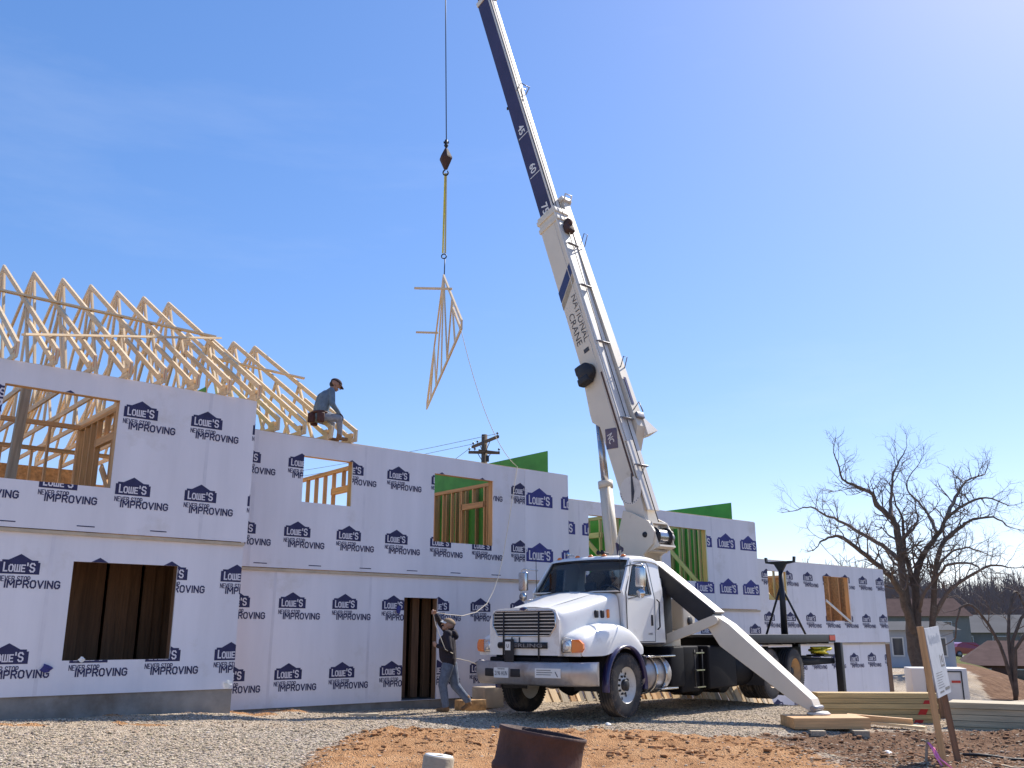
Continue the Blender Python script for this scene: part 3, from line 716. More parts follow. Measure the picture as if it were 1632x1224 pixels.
# ------------------------------------------------------------------ the crane truck (local frame: x forward, y its left, z up, origin under the front axle)
TA = R(38); T0 = Vector((1.05, 17.4, .12))
tf = Vector((-math.sin(TA), -math.cos(TA), 0)); tl = Vector((math.cos(TA), -math.sin(TA), 0))
MT = Matrix((tf, tl, ZUP)).transposed().to_4x4(); MT.translation = T0
TR = empty('crane_truck', T0, 'white conventional cab truck with a cream telescopic boom crane, outrigger down', 'crane truck')
SS = [('SUBSURF', {'levels': 2, 'render_levels': 2})]
def tb(b, name, m, parent=None, M=None, **k):
    return b.build(name, m, parent or TR, M if M is not None else MT, **k)
def mir(fn_):                       # run a builder for both sides
    for s in (1, -1): fn_(s)

# hood
hx = [1.33, 1.31, 1.24, 1.08, .8, .4, 0, -.22]
hz = [1.70, 1.76, 1.80, 1.83, 1.88, 1.97, 2.07, 2.13]
hw = [.60, .65, .69, .72, .76, .81, .87, .90]
def hood_row(x, zt, w):
    r = [(w + .03, 1.02), (w + .03, 1.30), (w + .025, 1.5), (w + .005, zt - .17), (w - .03, zt - .085), (w - .11, zt - .035), (w * .55, zt - .005), (0, zt + .012)]
    return [(x, y, z) for y, z in r] + [(x, -y, z) for y, z in reversed(r[:-1])]
b = MB(); b.grid([hood_row(*q) for q in zip(hx, hz, hw)]); hood = tb(b, 'hood', 'truck_white', mods=SS, fix=True)
# raised centre of the hood
b = MB(); b.grid([[(x, -w, z), (x, -w * .8, z + .022), (x, 0, z + .035), (x, w * .8, z + .022), (x, w, z)] for x, z, w in ((1.2, 1.795, .30), (.8, 1.885, .36), (.2, 2.02, .44), (-.15, 2.10, .48))])
tb(b, 'hood_ridge', 'truck_white', hood, mods=SS)
# nose with the grille opening
gr = [(-.66, 1.70), (-.60, 1.755), (.60, 1.755), (.66, 1.70), (.67, 1.50), (.55, 1.345), (-.55, 1.345), (-.67, 1.50)]
outer = [(-.735, 1.03), (.735, 1.03), (.735, 1.60), (.66, 1.765), (.52, 1.80), (0, 1.815), (-.52, 1.80), (-.66, 1.765), (-.735, 1.60)]
b = MB(); b.plate([outer, gr], lambda y, z: (1.385, y, z), .035, (1, 0, 0)); tb(b, 'nose_panel', 'truck_white')
b = MB(); b.plate([[(y * .995, 1.35 + (z - 1.35) * .995) for y, z in gr]], lambda y, z: (1.362, y, z), .01, (1, 0, 0)); grille = tb(b, 'grille', 'black_metal')
for i in range(7):
    z = 1.39 + .055 * i; w = .655 if z > 1.5 else .655 - (1.5 - z) * .78
    b = MB(); b.beam((1.376, -w, z), (1.376, w, z), .024, .013); tb(b, 'grille_bar', 'pale_top', grille)
b = MB(); b.tube([(1.388, y, z) for y, z in gr + gr[:1]], .014, 6); tb(b, 'grille_trim', 'chrome', grille)
b = MB(); n = 20
b.lathe([(.0, .0), (.075, .0), (.09, -.01), (.09, -.02)], (0, 0, 0), (1, 0, 0), 20)
b.v = [(x + 1.40, y * 1.0, z * .42 + 1.785) for x, y, z in b.v]; em = tb(b, 'emblem', 'chrome')
b = MB(); b.lathe([(.0, .002), (.065, .002)], (0, 0, 0), (1, 0, 0), 20); b.v = [(x + 1.403, y, z * .40 + 1.785) for x, y, z in b.v]; tb(b, 'emblem_face', 'navy_paint', em)
for y in (-.42, .33): b = MB(); b.tube([(1.40, y, 1.74), (1.405, y, 1.4), (1.41, y, 1.02), (1.38, y, .93)], .014, 6); tb(b, 'strap', 'black_metal')
b = MB(); b.tube([(1.40, -.24, 1.32), (1.405, -.24, 1.2), (1.405, -.08, 1.2), (1.40, -.08, 1.32)], .012, 6); tb(b, 'strap', 'black_metal')
# name bar
b = MB(); b.tube([(1.395, -.52, 1.19), (1.395, .50, 1.19)], .052, 12); bar = tb(b, 'name_bar', 'black_metal')
b = MB()
for p in shift(text_polys('STERLING', .80, .062, .02), -.37, 1.158): b.add([(1.449, y, z) for y, z in p], [tuple(range(len(p)))])
tb(b, 'name_letters', 'grey_metal', bar)
b = MB(); b.box((1.462, -.25, 1.08), (.02, .2, .42), bev=.006); flap = tb(b, 'hanging_strap', 'black_metal')
b = MB(); b.box((1.476, -.27, 1.18), (.006, .11, .14)); tg = tb(b, 'tag', 'paper')
b = MB()
for p in shift(text_polys('U', .05, .06, .02), -.295, 1.15): b.add([(1.4805, y, z) for y, z in p], [tuple(range(len(p)))])
tb(b, 'tag_mark', 'ink', tg)
# fenders
fx = [1.24, 1.20, 1.08, .85, .5, .1, -.25, -.52, -.66]
ft = [1.30, 1.345, 1.40, 1.47, 1.545, 1.575, 1.53, 1.40, 1.28]
def arch(x, r=.64): return .53 + math.sqrt(max(0, r * r - x * x)) if abs(x) < r else 0
def fender(s):
    rows = []
    for x, zt in zip(fx, ft):
        zb = max(1.02, min(zt - .16, arch(x))) if abs(x) < .66 else 1.02
        yo = 1.13 if x < 1.15 else (1.10 if x < 1.22 else 1.07)
        rows.append([(x, s * y, z) for y, z in ((.70, zt + .02), (.86, zt + .012), (yo - .10, zt - .03), (yo - .025, zt - .09), (yo, (zt + zb) / 2 - .02), (yo, zb))])
    b = MB(); b.grid(rows); 
    f = tb(b, 'fender', 'truck_white', mods=SS, fix=True)
    b = MB(); zt = ft[0]; b.plate([[(s * y, z) for y, z in ((.735, 1.02), (1.06, 1.02), (1.06, zt - .08), (.98, zt - .02), (.735, zt + .03))]], lambda y, z: (1.265, y, z), .06, (1, 0, 0)); tb(b, 'fender_front', 'truck_white', f)
    # head lamp and turn lamp
    b = MB(); b.box((1.30, s * .83, 1.18), (.05, .20, .20), bev=.02); hl = tb(b, 'headlight', 'chrome', None)
    b = MB(); b.lathe([(0, .012), (.05, .010), (.072, .0), (.078, -.02)], (1.328, s * .83, 1.18), (1, 0, 0), 20); tb(b, 'lens', 'lens', hl)
    b = MB(); b.plate([[(.935, 1.075), (1.09, 1.085), (1.125, 1.14), (1.12, 1.22), (1.06, 1.285), (.935, 1.285)]], lambda y, z: (1.315 - max(0, y - 1.03) * .5, s * y, z), .05, (1, 0, 0)); tb(b, 'turn_lamp', 'amber')
    # side vents and marker
    for i, x in enumerate((.40, .24)):
        b = MB(); b.box((x, s * (.835 + (.4 - x) * .1), 1.71), (.09, .05, .13), bev=.02); tb(b, 'side_vent', 'black_metal', hood)
    b = MB(); b.box((.10, s * .885, 1.72), (.05, .05, .15), bev=.02); tb(b, 'marker_lamp', 'amber', hood)
    # dark blue flare round the wheel
    pts = [(.66 * math.cos(a), .53 + .66 * math.sin(a)) for a in [R(-8 + 196 * k / 22) for k in range(23)]]
    b = MB(); b.grid([[(x * k, s * y, .53 + (z - .53) * k) for k, y in ((1.0, 1.08), (1.0, 1.20), (.955, 1.21), (.945, 1.08))] for x, z in pts], closed=True); tb(b, 'wheel_flare', 'navy_paint')
    b = MB(); b.grid([[(x * .95, s * .5, .53 + (z - .53) * .95), (x * .95, s * 1.1, .53 + (z - .53) * .95)] for x, z in pts]); tb(b, 'wheel_liner', 'black_metal')
mir(fender)
# bumper
bp = [(.98, -1.23), (1.20, -1.17), (1.37, -1.0), (1.45, -.5), (1.46, 0), (1.45, .5), (1.37, 1.0), (1.20, 1.17), (.98, 1.23)]
b = MB(); b.grid([[(x - .02, y, .93), (x + .03, y, .91), (x + .035, y, .74), (x + .0, y * .985, .58), (x - .05, y * .98, .55), (x - .07, y * .97, .57), (x - .05, y * .97, .9)] for x, y in bp], closed=True)
b.f += [list(range(7)), list(range(len(b.v) - 1, len(b.v) - 8, -1))]; b.m += [0, 0]; b.sm += [False, False]
bumper = tb(b, 'bumper', 'bumper_metal', fix=True)
def bx(y): 
    y = abs(y); return 1.46 - .01 * (y / .5) if y < .5 else 1.45 - .08 * (y - .5) / .5
for y in (-.68, -.10): b = MB(); b.box((bx(y) + .034, y, .745), (.03, .20, .13), bev=.05); tb(b, 'tow_slot', 'black_metal', bumper)
b = MB(); b.box((1.505, -.39, .745), (.012, .31, .165)); plate = tb(b, 'license_plate', 'paper', bumper)
b = MB()
for p in shift(text_polys('2196 HUN', .27, .075, .01), -.525, .70): b.add([(1.513, y, z) for y, z in p], [tuple(range(len(p)))])
for p in shift(text_polys('TENNESSEE', .16, .025, .01), -.47, .795): b.add([(1.513, y, z) for y, z in p], [tuple(range(len(p)))])
tb(b, 'plate_number', 'ink', plate)
b = MB(); b.beam((bx(.32) + .047, .32, .755), (bx(.80) + .047, .80, .755), .008, .15); stk = tb(b, 'sticker', 'paper', bumper)
b = MB()
for i in range(3): b.beam((bx(.35) + .0525, .35, .80 - .035 * i), (bx(.66) + .0525, .62 + .03 * (i % 2), .80 - .035 * i), .003, .008)
b.beam((bx(.72) + .052, .75, .70), (bx(.72) + .052, .70, .78), .003, .012)
tb(b, 'sticker_lines', 'ink', stk)
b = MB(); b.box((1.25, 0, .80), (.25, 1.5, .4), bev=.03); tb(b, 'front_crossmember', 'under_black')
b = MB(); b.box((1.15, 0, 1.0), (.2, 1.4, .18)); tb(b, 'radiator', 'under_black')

# cab
def sy(z): return 1.02 if z < 2.0 else 1.02 - .13 * (z - 2.0) / .74
side = [(-.24, 1.22), (-.24, 2.02), (-.20, 2.13), (-.67, 2.72), (-1.56, 2.74), (-1.66, 2.62), (-1.68, 2.2), (-1.68, 1.22)]
win = [(-.36, 2.05), (-.70, 2.60), (-1.16, 2.61), (-1.20, 2.09), (-.80, 2.04)]
def cabside(s):
    # outline split at z = 2 so the side can lean in above the belt
    b = MB(); b.plate([side, win], lambda x, z: (x, s * sy(z), z), .04, (0, s, 0)); cs = tb(b, 'cab_side', 'truck_white')
    door = [(-.30, 1.24), (-.30, 2.04), (-.31, 2.10), (-.685, 2.665), (-1.22, 2.675), (-1.27, 2.6), (-1.30, 2.0), (-1.27, 1.24)]
    b = MB(); b.plate([door, win], lambda x, z: (x, s * (sy(z) + .012), z), .011, (0, s, 0)); d = tb(b, 'door', 'truck_white')
    b = MB(); b.tube([(x, s * (sy(z) + .012), z) for x, z in door + door[:1]], .007, 4); tb(b, 'door_seam', 'black_metal', d)
    b = MB(); b.plate([[(x * .998 - .001, z) for x, z in win]], lambda x, z: (x, s * (sy(z) - .012), z), .006, (0, s, 0)); tb(b, 'door_glass', 'glass', d)
    b = MB(); b.tube([(x, s * (sy(z) + .012), z) for x, z in win + win[:1]], .012, 5); tb(b, 'glass_seal', 'black_metal', d)
    b = MB(); b.box((-1.17, s * 1.035, 1.62), (.06, .03, .2), bev=.012); tb(b, 'handle', 'black_metal', d)
    b = MB()
    for p in shift(text_polys('SERIES', .16, .035, .01), 0, 0): b.add([(-1.02 - x * s, s * 1.0345, 1.36 + z) for x, z in p], [tuple(range(len(p)))])
    tb(b, 'door_badge', 'ink', d)
    b = MB(); b.tube([(-1.34, s * 1.05, 2.0), (-1.36, s * 1.09, 1.95), (-1.36, s * 1.09, 1.5), (-1.34, s * 1.05, 1.45)], .015, 6); tb(b, 'grab_rail', 'black_metal', cs)
    # mirror
    b = MB(); b.tube([(-.36, s * .98, 2.56), (-.34, s * 1.30, 2.60), (-.34, s * 1.36, 2.57), (-.34, s * 1.37, 2.1), (-.36, s * 1.33, 2.03), (-.38, s * 1.0, 1.98)], .014, 6); mr = tb(b, 'mirror', 'chrome')
    b = MB(); b.box((-.33, s * 1.31, 2.36), (.07, .20, .36), bev=.03); tb(b, 'mirror_head', 'chrome', mr)
    b = MB(); b.box((-.370, s * 1.31, 2.36), (.006, .17, .32)); tb(b, 'mirror_glass', 'pane', mr)
    b = MB(); b.lathe([(0, .04), (.06, .03), (.085, 0), (.08, -.03), (0, -.035)], (-.33, s * 1.31, 2.07), (-1, 0, 0), 16); tb(b, 'round_mirror', 'chrome', mr)
mir(cabside)
# roof
rows = []
for x, dz in ((-.60, -.05), (-.64, .0), (-.75, .028), (-1.0, .045), (-1.3, .045), (-1.55, .03), (-1.67, .0), (-1.70, -.07)):
    rows.append([(x - .05 * (abs(y) / .9) ** 2 * (1 if x > -1 else 0), y, 2.745 + dz + k) for y, k in ((-.925, -.09), (-.915, -.03), (-.86, .01), (-.5, .03), (0, .037), (.5, .03), (.86, .01), (.915, -.03), (.925, -.09))])
b = MB(); b.grid(rows); roof = tb(b, 'cab_roof', 'truck_white', mods=SS)
for y in (-.72, -.3, 0, .3, .72):
    b = MB(); b.lathe([(0, .045), (.03, .042), (.05, .02), (.055, 0)], (-.74, y, 2.79 - .02 * (abs(y) > .5)), (0, 0, 1), 12); tb(b, 'roof_lamp', 'amber', roof)
for y in (-.52, .18, .27): b = MB(); b.lathe([(.0, .10), (.045, .10), (.02, .02), (.018, -.12)], (-.82, y, 2.86), (1, 0, .05), 10); tb(b, 'air_horn', 'black_metal' if y > 0 else 'chrome', roof)
# windscreen
def ws(u, v):                        # u -1..1 across, v 0..1 up
    y = u * (.93 - .09 * v); x0 = -.10 - .16 * u * u; x1 = -.62 - .08 * u * u
    return (x0 + (x1 - x0) * v, y, 2.10 + .60 * v)
b = MB(); b.grid([[ws(-1 + 2 * k / 16, v / 4) for k in range(17)] for v in range(5)]); tb(b, 'windscreen', 'glass')
b = MB(); b.tube([ws(-1 + 2 * k / 16, 0) for k in range(17)] + [ws(1, v / 4) for v in range(1, 5)] + [ws(1 - 2 * k / 16, 1) for k in range(1, 17)] + [ws(-1, 1 - v / 4) for v in range(1, 5)], .022, 6); seal = tb(b, 'windscreen_seal', 'black_metal')
for y0, y1 in ((-.55, -.12), (.20, .62)):
    b = MB(); b.tube([(-.05, y0, 2.10), (-.16, (y0 + y1) / 2, 2.145), (-.155, y1, 2.14)], .009, 5); tb(b, 'wiper', 'black_metal', seal)
def pillar(s):
    b = MB(); b.grid([[(-.20, s * .985, 2.05), (-.27, s * .95, 2.06), (-.30, s * 1.02, 2.05)], [(-.44, s * .935, 2.42), (-.50, s * .90, 2.42), (-.52, s * .965, 2.42)], [(-.66, s * .865, 2.73), (-.72, s * .84, 2.73), (-.74, s * .90, 2.74)]], closed=True); tb(b, 'pillar', 'truck_white')
mir(pillar)
b = MB(); b.grid([[(-.20, y, 2.10), (-.06 - .14 * (y / .95) ** 2, y, 2.105), (-.16, y * .97, 2.13)] for y in (-.96, -.6, 0, .6, .96)]); tb(b, 'cowl', 'truck_white')
b = MB(); b.plate([[(-1.0, 1.22), (1.0, 1.22), (1.0, 2.0), (.90, 2.72), (-.90, 2.72), (-1.0, 2.0)], [(-.78, 2.06), (.78, 2.06), (.74, 2.60), (-.74, 2.60)]], lambda y, z: (-1.68, y, z), .03, (-1, 0, 0)); tb(b, 'cab_back', 'truck_white')
b = MB(); b.plate([[(-.77, 2.07), (.77, 2.07), (.73, 2.59), (-.73, 2.59)]], lambda y, z: (-1.675, y, z), .005, (-1, 0, 0)); tb(b, 'rear_glass', 'glass')
b = MB(); b.box((-.285, 0, 1.66), (.05, 1.99, .86)); tb(b, 'firewall', 'truck_white')
b = MB(); b.box((-.95, 0, 1.22), (1.45, 2.0, .06)); tb(b, 'cab_floor', 'interior')
b = MB(); b.box((-.37, 0, 1.70), (.1, 1.9, .62)); b.box((-.45, 0, 1.99), (.35, 1.86, .12), bev=.03); b.box((-.50, .45, 2.02), (.25, .5, .1), bev=.03); tb(b, 'dashboard', 'interior')
b = MB(); c = Vector((-.72, .45, 2.08)); ax = Vector((-.75, 0, .66)).normalized(); a1 = Vector((0, 1, 0)); a2 = ax.cross(a1)
b.tube([c + (a1 * math.cos(2 * PI * k / 24) + a2 * math.sin(2 * PI * k / 24)) * .22 for k in range(25)], .016, 6, cap=False)
for k in (0, 2.1, 4.2): b.tube([c, c + (a1 * math.cos(k) + a2 * math.sin(k)) * .22], .012, 5)
b.tube([c, c - ax * .35], .03, 6); tb(b, 'steering_wheel', 'interior')
for y in (-.45, .45):
    b = MB(); b.box((-1.15, y, 1.62), (.5, .5, .14), bev=.04); b.box((-1.38, y, 1.92), (.13, .46, .56), bev=.05); b.box((-1.40, y, 2.28), (.1, .24, .16), bev=.04); tb(b, 'seat', 'seat_grey')
b = MB(); b.tube([(-.25, .93, 2.12), (-.27, .94, 3.1)], .006, 5); tb(b, 'antenna', 'black_metal')
b = MB(); b.tube([(-.25, -.93, 2.12), (-.26, -.95, 2.8)], .006, 5); tb(b, 'antenna', 'black_metal')

# wheels
def wheel(x, y, s, rear=False, dual=False):
    """s = +1: outer face to the truck's left"""
    r = .53; c = Vector((x, y, r)); w = .28
    prof = [(.30, -.5 * w), (.36, -.52 * w), (.47, -.5 * w), (.515, -.42 * w)]
    for k in (-.30, -.10, .10, .30): prof += [(r, (k - .085) * w), (r, (k + .055) * w), (r - .014, (k + .06) * w), (r - .014, (k + .11) * w)]
    prof += [(r, .40 * w), (.515, .43 * w), (.47, .5 * w), (.455, .505 * w), (.36, .52 * w), (.30, .5 * w)]
    b = MB(); b.lathe(prof, c, (0, s, 0), 48); t = tb(b, 'wheel', 'rubber')
    b = MB()
    for k in range(60):
        a = 2 * PI * k / 60; d = Vector((math.cos(a), 0, math.sin(a)))
        for e in (-1, 1):
            p = c + d * (r - .012); b.beam(p + Vector((0, e * .37 * w, 0)), p + Vector((0, e * .47 * w, 0)) - d * .012, .030, .034, up=d)
    tag(tb(b, 'tread', 'rubber', t), kind='stuff')
    m = 'rim_tan' if rear else 'rim_white'
    dish = -.06 if rear else .02
    pr = [(.305, .48 * w), (.30, .40 * w), (.275, .36 * w), (.25, dish + .01), (.20, dish), (.12, dish + (.0 if rear else .05)), (.0, dish + (.02 if rear else .06))]
    b = MB(); b.lathe(pr, c, (0, s, 0), 32); b.lathe([(.30, -.45 * w), (.0, -.3 * w)], c, (0, s, 0), 24); rim = tb(b, 'rim', m, t)
    b = MB(); b.lathe([(.095, dish), (.095, dish + .10), (.075, dish + .12), (0, dish + .12)], c, (0, s, 0), 16)
    for k in range(10):
        a = 2 * PI * k / 10; d = Vector((math.cos(a), 0, math.sin(a))) * .145; b.lathe([(.02, dish), (.02, dish + .06), (0, dish + .06)], c + d, (0, s, 0), 6, smooth=False)
    tb(b, 'hub', 'black_metal', t)
    b = MB()
    for k in range(10):
        a = 2 * PI * (k + .5) / 10; d = Vector((math.cos(a), 0, math.sin(a))) * .222; b.lathe([(.024, dish + .012), (0, dish + .013)], c + d, (0, s, 0), 10)
    tb(b, 'hand_hole', 'black_metal', t)
for s in (1, -1):
    wheel(0, s * 1.03, s)
    for x in (-6.05, -7.42):
        wheel(x, s * 1.08, s, rear=True); wheel(x, s * .76, -s, rear=True)
# frame and running gear
for s in (1, -1):
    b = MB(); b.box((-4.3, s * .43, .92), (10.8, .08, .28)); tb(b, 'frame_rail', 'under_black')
for x in (-6.05, -7.42, 0): b = MB(); b.tube([(x, -.95, .53), (x, .95, .53)], .075, 10); b.lathe([(0, -.24), (.16, -.18), (.22, 0), (.16, .18), (0, .24)], (x, 0, .53), (1, 0, 0), 14); tb(b, 'axle', 'black_metal')
for s in (1, -1):
    b = MB(); b.lathe([(0, -.5), (.29, -.5), (.31, -.48), (.31, .42), (.29, .44), (0, .44)], (-1.12, s * .88, .68), (-1, 0, 0), 28); tk = tb(b, 'fuel_tank', 'bumper_metal')
    for x in (-.98, -1.32):
        b = MB(); b.tube([(x, s * .88 + .33 * math.cos(a), .68 + .33 * math.sin(a)) for a in [2 * PI * k / 24 for k in range(25)]], .022, 6, cap=False); tb(b, 'tank_strap', 'chrome', tk)
    b = MB(); b.box((-1.15, s * 1.12, .985), (1.0, .22, .03), bev=.008); tb(b, 'step', 'chrome', tk)
    b = MB(); b.box((-1.35, s * 1.17, .42), (.62, .18, .03), bev=.008); tb(b, 'step', 'chrome', tk)
    b = MB(); b.box((-.68, s * .9, .70), (.10, .5, .62), bev=.03); tb(b, 'tank_bracket', 'black_metal')
    # ladder, boxes, flaps along the side
    b = MB(); b.tube([(-2.55, s * 1.15, .38), (-2.55, s * 1.15, 1.08)], .015, 6); b.tube([(-2.86, s * 1.15, .38), (-2.86, s * 1.15, 1.08)], .015, 6)
    ld = tb(b, 'access_ladder', 'black_metal')
    for z in (.39, .70, 1.02): b = MB(); b.box((-2.7, s * 1.16, z), (.34, .08, .022)); tb(b, 'rung', 'chrome', ld)
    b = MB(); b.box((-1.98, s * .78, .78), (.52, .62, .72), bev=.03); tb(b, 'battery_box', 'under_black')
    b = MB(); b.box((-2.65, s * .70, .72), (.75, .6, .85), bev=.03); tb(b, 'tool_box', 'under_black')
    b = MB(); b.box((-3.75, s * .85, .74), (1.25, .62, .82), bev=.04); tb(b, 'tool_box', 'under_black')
    b = MB(); b.lathe([(0, -.55), (.34, -.52), (.36, -.4), (.36, .4), (.34, .52), (0, .55)], (-4.95, s * .75, .66), (1, 0, 0), 20); tb(b, 'hydraulic_tank', 'under_black')
    b = MB(); b.box((-5.38, s * 1.05, .62), (.03, .55, .62)); tb(b, 'mud_flap', 'rubber')
# flat bed
b = MB(); b.box((-6.75, 0, 1.335), (6.6, 2.5, .05)); bed = tb(b, 'flat_bed', 'black_metal')
for s in (1, -1): b = MB(); b.box((-6.75, s * 1.235, 1.27), (6.62, .06, .19), bev=.01); tb(b, 'bed_side', 'black_metal', bed)
b = MB(); b.box((-10.08, 0, 1.27), (.06, 2.5, .19), bev=.01); tb(b, 'bed_tail', 'black_metal', bed)
for i in range(9): b = MB(); b.box((-3.8 - .74 * i, 0, 1.22), (.08, 2.4, .16)); tb(b, 'cross_sill', 'under_black', bed)
b = MB(); b.box((-9.85, 1.27, 1.28), (.4, .012, .12)); tb(b, 'reflector', 'red_lens', bed)
# boom rest standing on the bed
rx = -9.9
b = MB(); b.tube([(rx, 0, 1.36), (rx - .05, 0, 3.0)], [.09, .065], 12); rest = tb(b, 'boom_rest', 'black_metal')
b = MB(); b.tube([(rx, -.5, 1.36), (rx - .03, -.03, 2.6)], .03, 8); tb(b, 'prop', 'black_metal', rest)
b = MB(); b.tube([(rx - .55, .35, 1.36), (rx - .05, .03, 2.5)], .03, 8); tb(b, 'prop', 'black_metal', rest)
b = MB(); b.plate([[(-.06, 3.0), (.06, 3.0), (.16, 3.17), (.40, 3.21), (.42, 3.36), (.37, 3.36), (.36, 3.25), (-.36, 3.25), (-.37, 3.36), (-.42, 3.36), (-.40, 3.21), (-.16, 3.17)]], lambda y, z: (rx, y, z), .1, (1, 0, 0)); tb(b, 'saddle', 'black_metal', rest)
# tail frame with jack posts, tray with rope
b = MB(); b.box((-9.0, .95, .72), (2.2, .5, .14), bev=.02); b.box((-9.3, -.2, .78), (1.6, 1.6, .12)); tb(b, 'tail_frame', 'under_black')
for x, y in ((-10.2, 1.28), (-9.75, .35)): 
    b = MB(); b.box((x, y, .52), (.17, .17, 1.3), bev=.01); jk = tb(b, 'rear_jack', 'black_metal')
    b = MB(); b.box((x, y, -.16), (.11, .11, .5)); tb(b, 'jack_leg', 'black_metal', jk)
b = MB(); b.box((-9.5, 1.05, .86), (.7, .45, .04)); b.tube([(-9.2, 1.25, .84), (-9.8, 1.25, .84)], .012); tb(b, 'tray', 'black_metal')

# ---- outrigger: black sloping beam, cream leg folded down, stay arm
ox = -2.2
def yz(y, z, x=ox): return (x, y, z)
for s in (1, -1):
    top = Vector((ox, s * .55, 2.62)); hinge = Vector((ox, s * 1.85, 1.60)); foot = Vector((ox, s * 3.62, .14))
    b = MB(); b.beam(top, hinge + Vector((0, -s * .08, .05)), .40, .33, up=(0, 0, 1)); ob_ = tb(b, 'outrigger_beam', 'black_metal')
    b = MB(); b.beam(top + Vector((0, s * .08, .13)), hinge + Vector((0, s * .05, .16)), .36, .04); tb(b, 'beam_cover', 'grey_metal', ob_)
    d = (foot - hinge).normalized(); nn = Vector((0, -d.z * s, d.y * s)) * 1.0
    if nn.z < 0: nn = -nn
    b = MB(); w = .17
    outl = [hinge + nn * .10 - d * .10, hinge + nn * .15 + d * .25, foot + nn * .10 - d * .12, foot + nn * .03, foot - nn * .08 - d * .02, foot - nn * .15 - d * .35, hinge - nn * .28 + d * .35, hinge - nn * .17 - d * .02]
    vs = [p + Vector((w, 0, 0)) for p in outl] + [p - Vector((w, 0, 0)) for p in outl]; n = len(outl)
    b.add(vs, [tuple(range(n)), tuple(range(2 * n - 1, n - 1, -1))] + [(i, (i + 1) % n, (i + 1) % n + n, i + n) for i in range(n)]); leg = tb(b, 'outrigger_leg', 'cream', fix=True, mods=[('BEVEL', {'width': .012, 'segments': 2})])
    b = MB(); b.tube([hinge + Vector((-.24, 0, 0)), hinge + Vector((.24, 0, 0))], .055, 12); b.tube([foot + Vector((-.22, 0, .0)), foot + Vector((.22, 0, .0))], .045, 12); tb(b, 'pin', 'grey_metal', leg)
    b = MB(); b.lathe([(0, .05), (.16, .05), (.20, .02), (.20, 0), (0, 0)], foot + Vector((0, s * .02, -.10)), (0, 0, 1), 18); tb(b, 'foot_pad', 'pale_top', leg)
    b = MB(); b.beam((ox + .235, s * .42, 1.12), hinge + Vector((.235, s * .03, .02)), .06, .17); b.tube([(ox + .20, s * .42, 1.12), (ox + .27, s * .42, 1.12)], .085, 14); b.tube([hinge + Vector((.20, s * .03, .02)), hinge + Vector((.27, s * .03, .02))], .085, 14); arm = tb(b, 'stay_arm', 'cream')
    b = MB(); b.tube([(ox + .275, s * .42, 1.12), (ox + .285, s * .42, 1.12)], .03, 10); tb(b, 'pin', 'black_metal', arm)
# crane base behind the cab
b = MB(); b.box((-2.7, 0, 1.55), (1.1, 1.0, 1.0), bev=.03); tb(b, 'crane_pedestal', 'cream')
b = MB(); b.box((-2.9, .72, 1.75), (.5, .35, .62), bev=.03); ct = tb(b, 'control_box', 'cream')
b = MB(); b.lathe([(0, .02), (.09, .02), (.10, 0)], (-2.9, .9, 1.62), (0, 1, 0), 16); tb(b, 'gauge', 'black_metal', ct)
b = MB(); b.box((-2.0, .55, 1.75), (.4, .7, 1.0), bev=.03); tb(b, 'valve_bank', 'black_metal')
b = MB(); b.box((-1.86, .55, 2.28), (.16, .6, .3), bev=.05); tb(b, 'oil_reservoir', 'cream')
b = MB(); b.lathe([(.0, .16), (.5, .16), (.52, .12), (.52, 0), (0, 0)], (-2.75, 0, 2.08), (0, 0, 1), 32); tb(b, 'slew_ring', 'grey_metal')
b = MB()
for k in range(5): 
    pts = [(-2.1 - .05 * k, .2 + .1 * k, 2.2), (-2.0, .35 + .08 * k, 2.45 - .04 * k), (-1.9, .5 + .05 * k, 2.1), (-1.95, .6, 1.6)]; b.tube(pts, .016, 6)
tb(b, 'hose', 'black_metal')

# ---- turret and boom (frame: x along the boom, y camera side, z its top)
BP = Vector((2.743, 19.567, 3.32)); TIP = Vector((-2.037, 25.0, 24.61)); BL = (TIP - BP).length
bd = (TIP - BP) / BL; bh = Vector((bd.x, bd.y, 0)).normalized(); bs = ZUP.cross(bh); bt = bd.cross(bs)
MBm = Matrix((bd, bs, bt)).transposed().to_4x4(); MBm.translation = BP
MTu = Matrix((bh, bs, ZUP)).transposed().to_4x4(); MTu.translation = Vector((BP.x, BP.y, 0))
for s in (1, -1):
    b = MB(); b.plate([[(-.32, 2.25), (1.0, 2.25), (.95, 2.75), (.62, 2.95), (.42, 3.42), (.22, 4.0), (.0, 3.93), (-.45, 3.72), (-.60, 3.50), (-.54, 3.25), (-.28, 3.05)]], lambda x, z: (x, .06 + s * .29, z), .05, (0, s, 0)); tb(b, 'turret_plate', 'cream', M=MTu)
    b = MB(); b.lathe([(0, .03), (.05, .03), (.06, 0)], (-.35, .06 + s * .29, 3.45), (0, s, 0), 14); tb(b, 'pivot_pin', 'black_metal', M=MTu)
b = MB(); b.box((.33, .06, 2.42), (1.3, .52, .34), bev=.02); tb(b, 'turret_base', 'cream', M=MTu)
b = MB()
for p in shift(text_polys('SERIES', .42, .085, .01), .1, 2.42): b.add([(.75 - x, .3535, z) for x, z in p], [tuple(range(len(p)))])
tb(b, 'turret_lettering', 'ink', M=MTu)
# an emblem on the turret side: dark blue bird-like swoosh
b = MB(); b.plate([[(0, 0), (.06, .34), (.02, .36), (-.22, .20), (-.22, .13), (-.14, .08), (-.14, .16), (-.04, .14)]], lambda x, z: (.42 + x * .8, .3535, 3.06 + z * .8), .002, (0, 1, 0)); tb(b, 'turret_emblem', 'navy_paint', M=MTu)
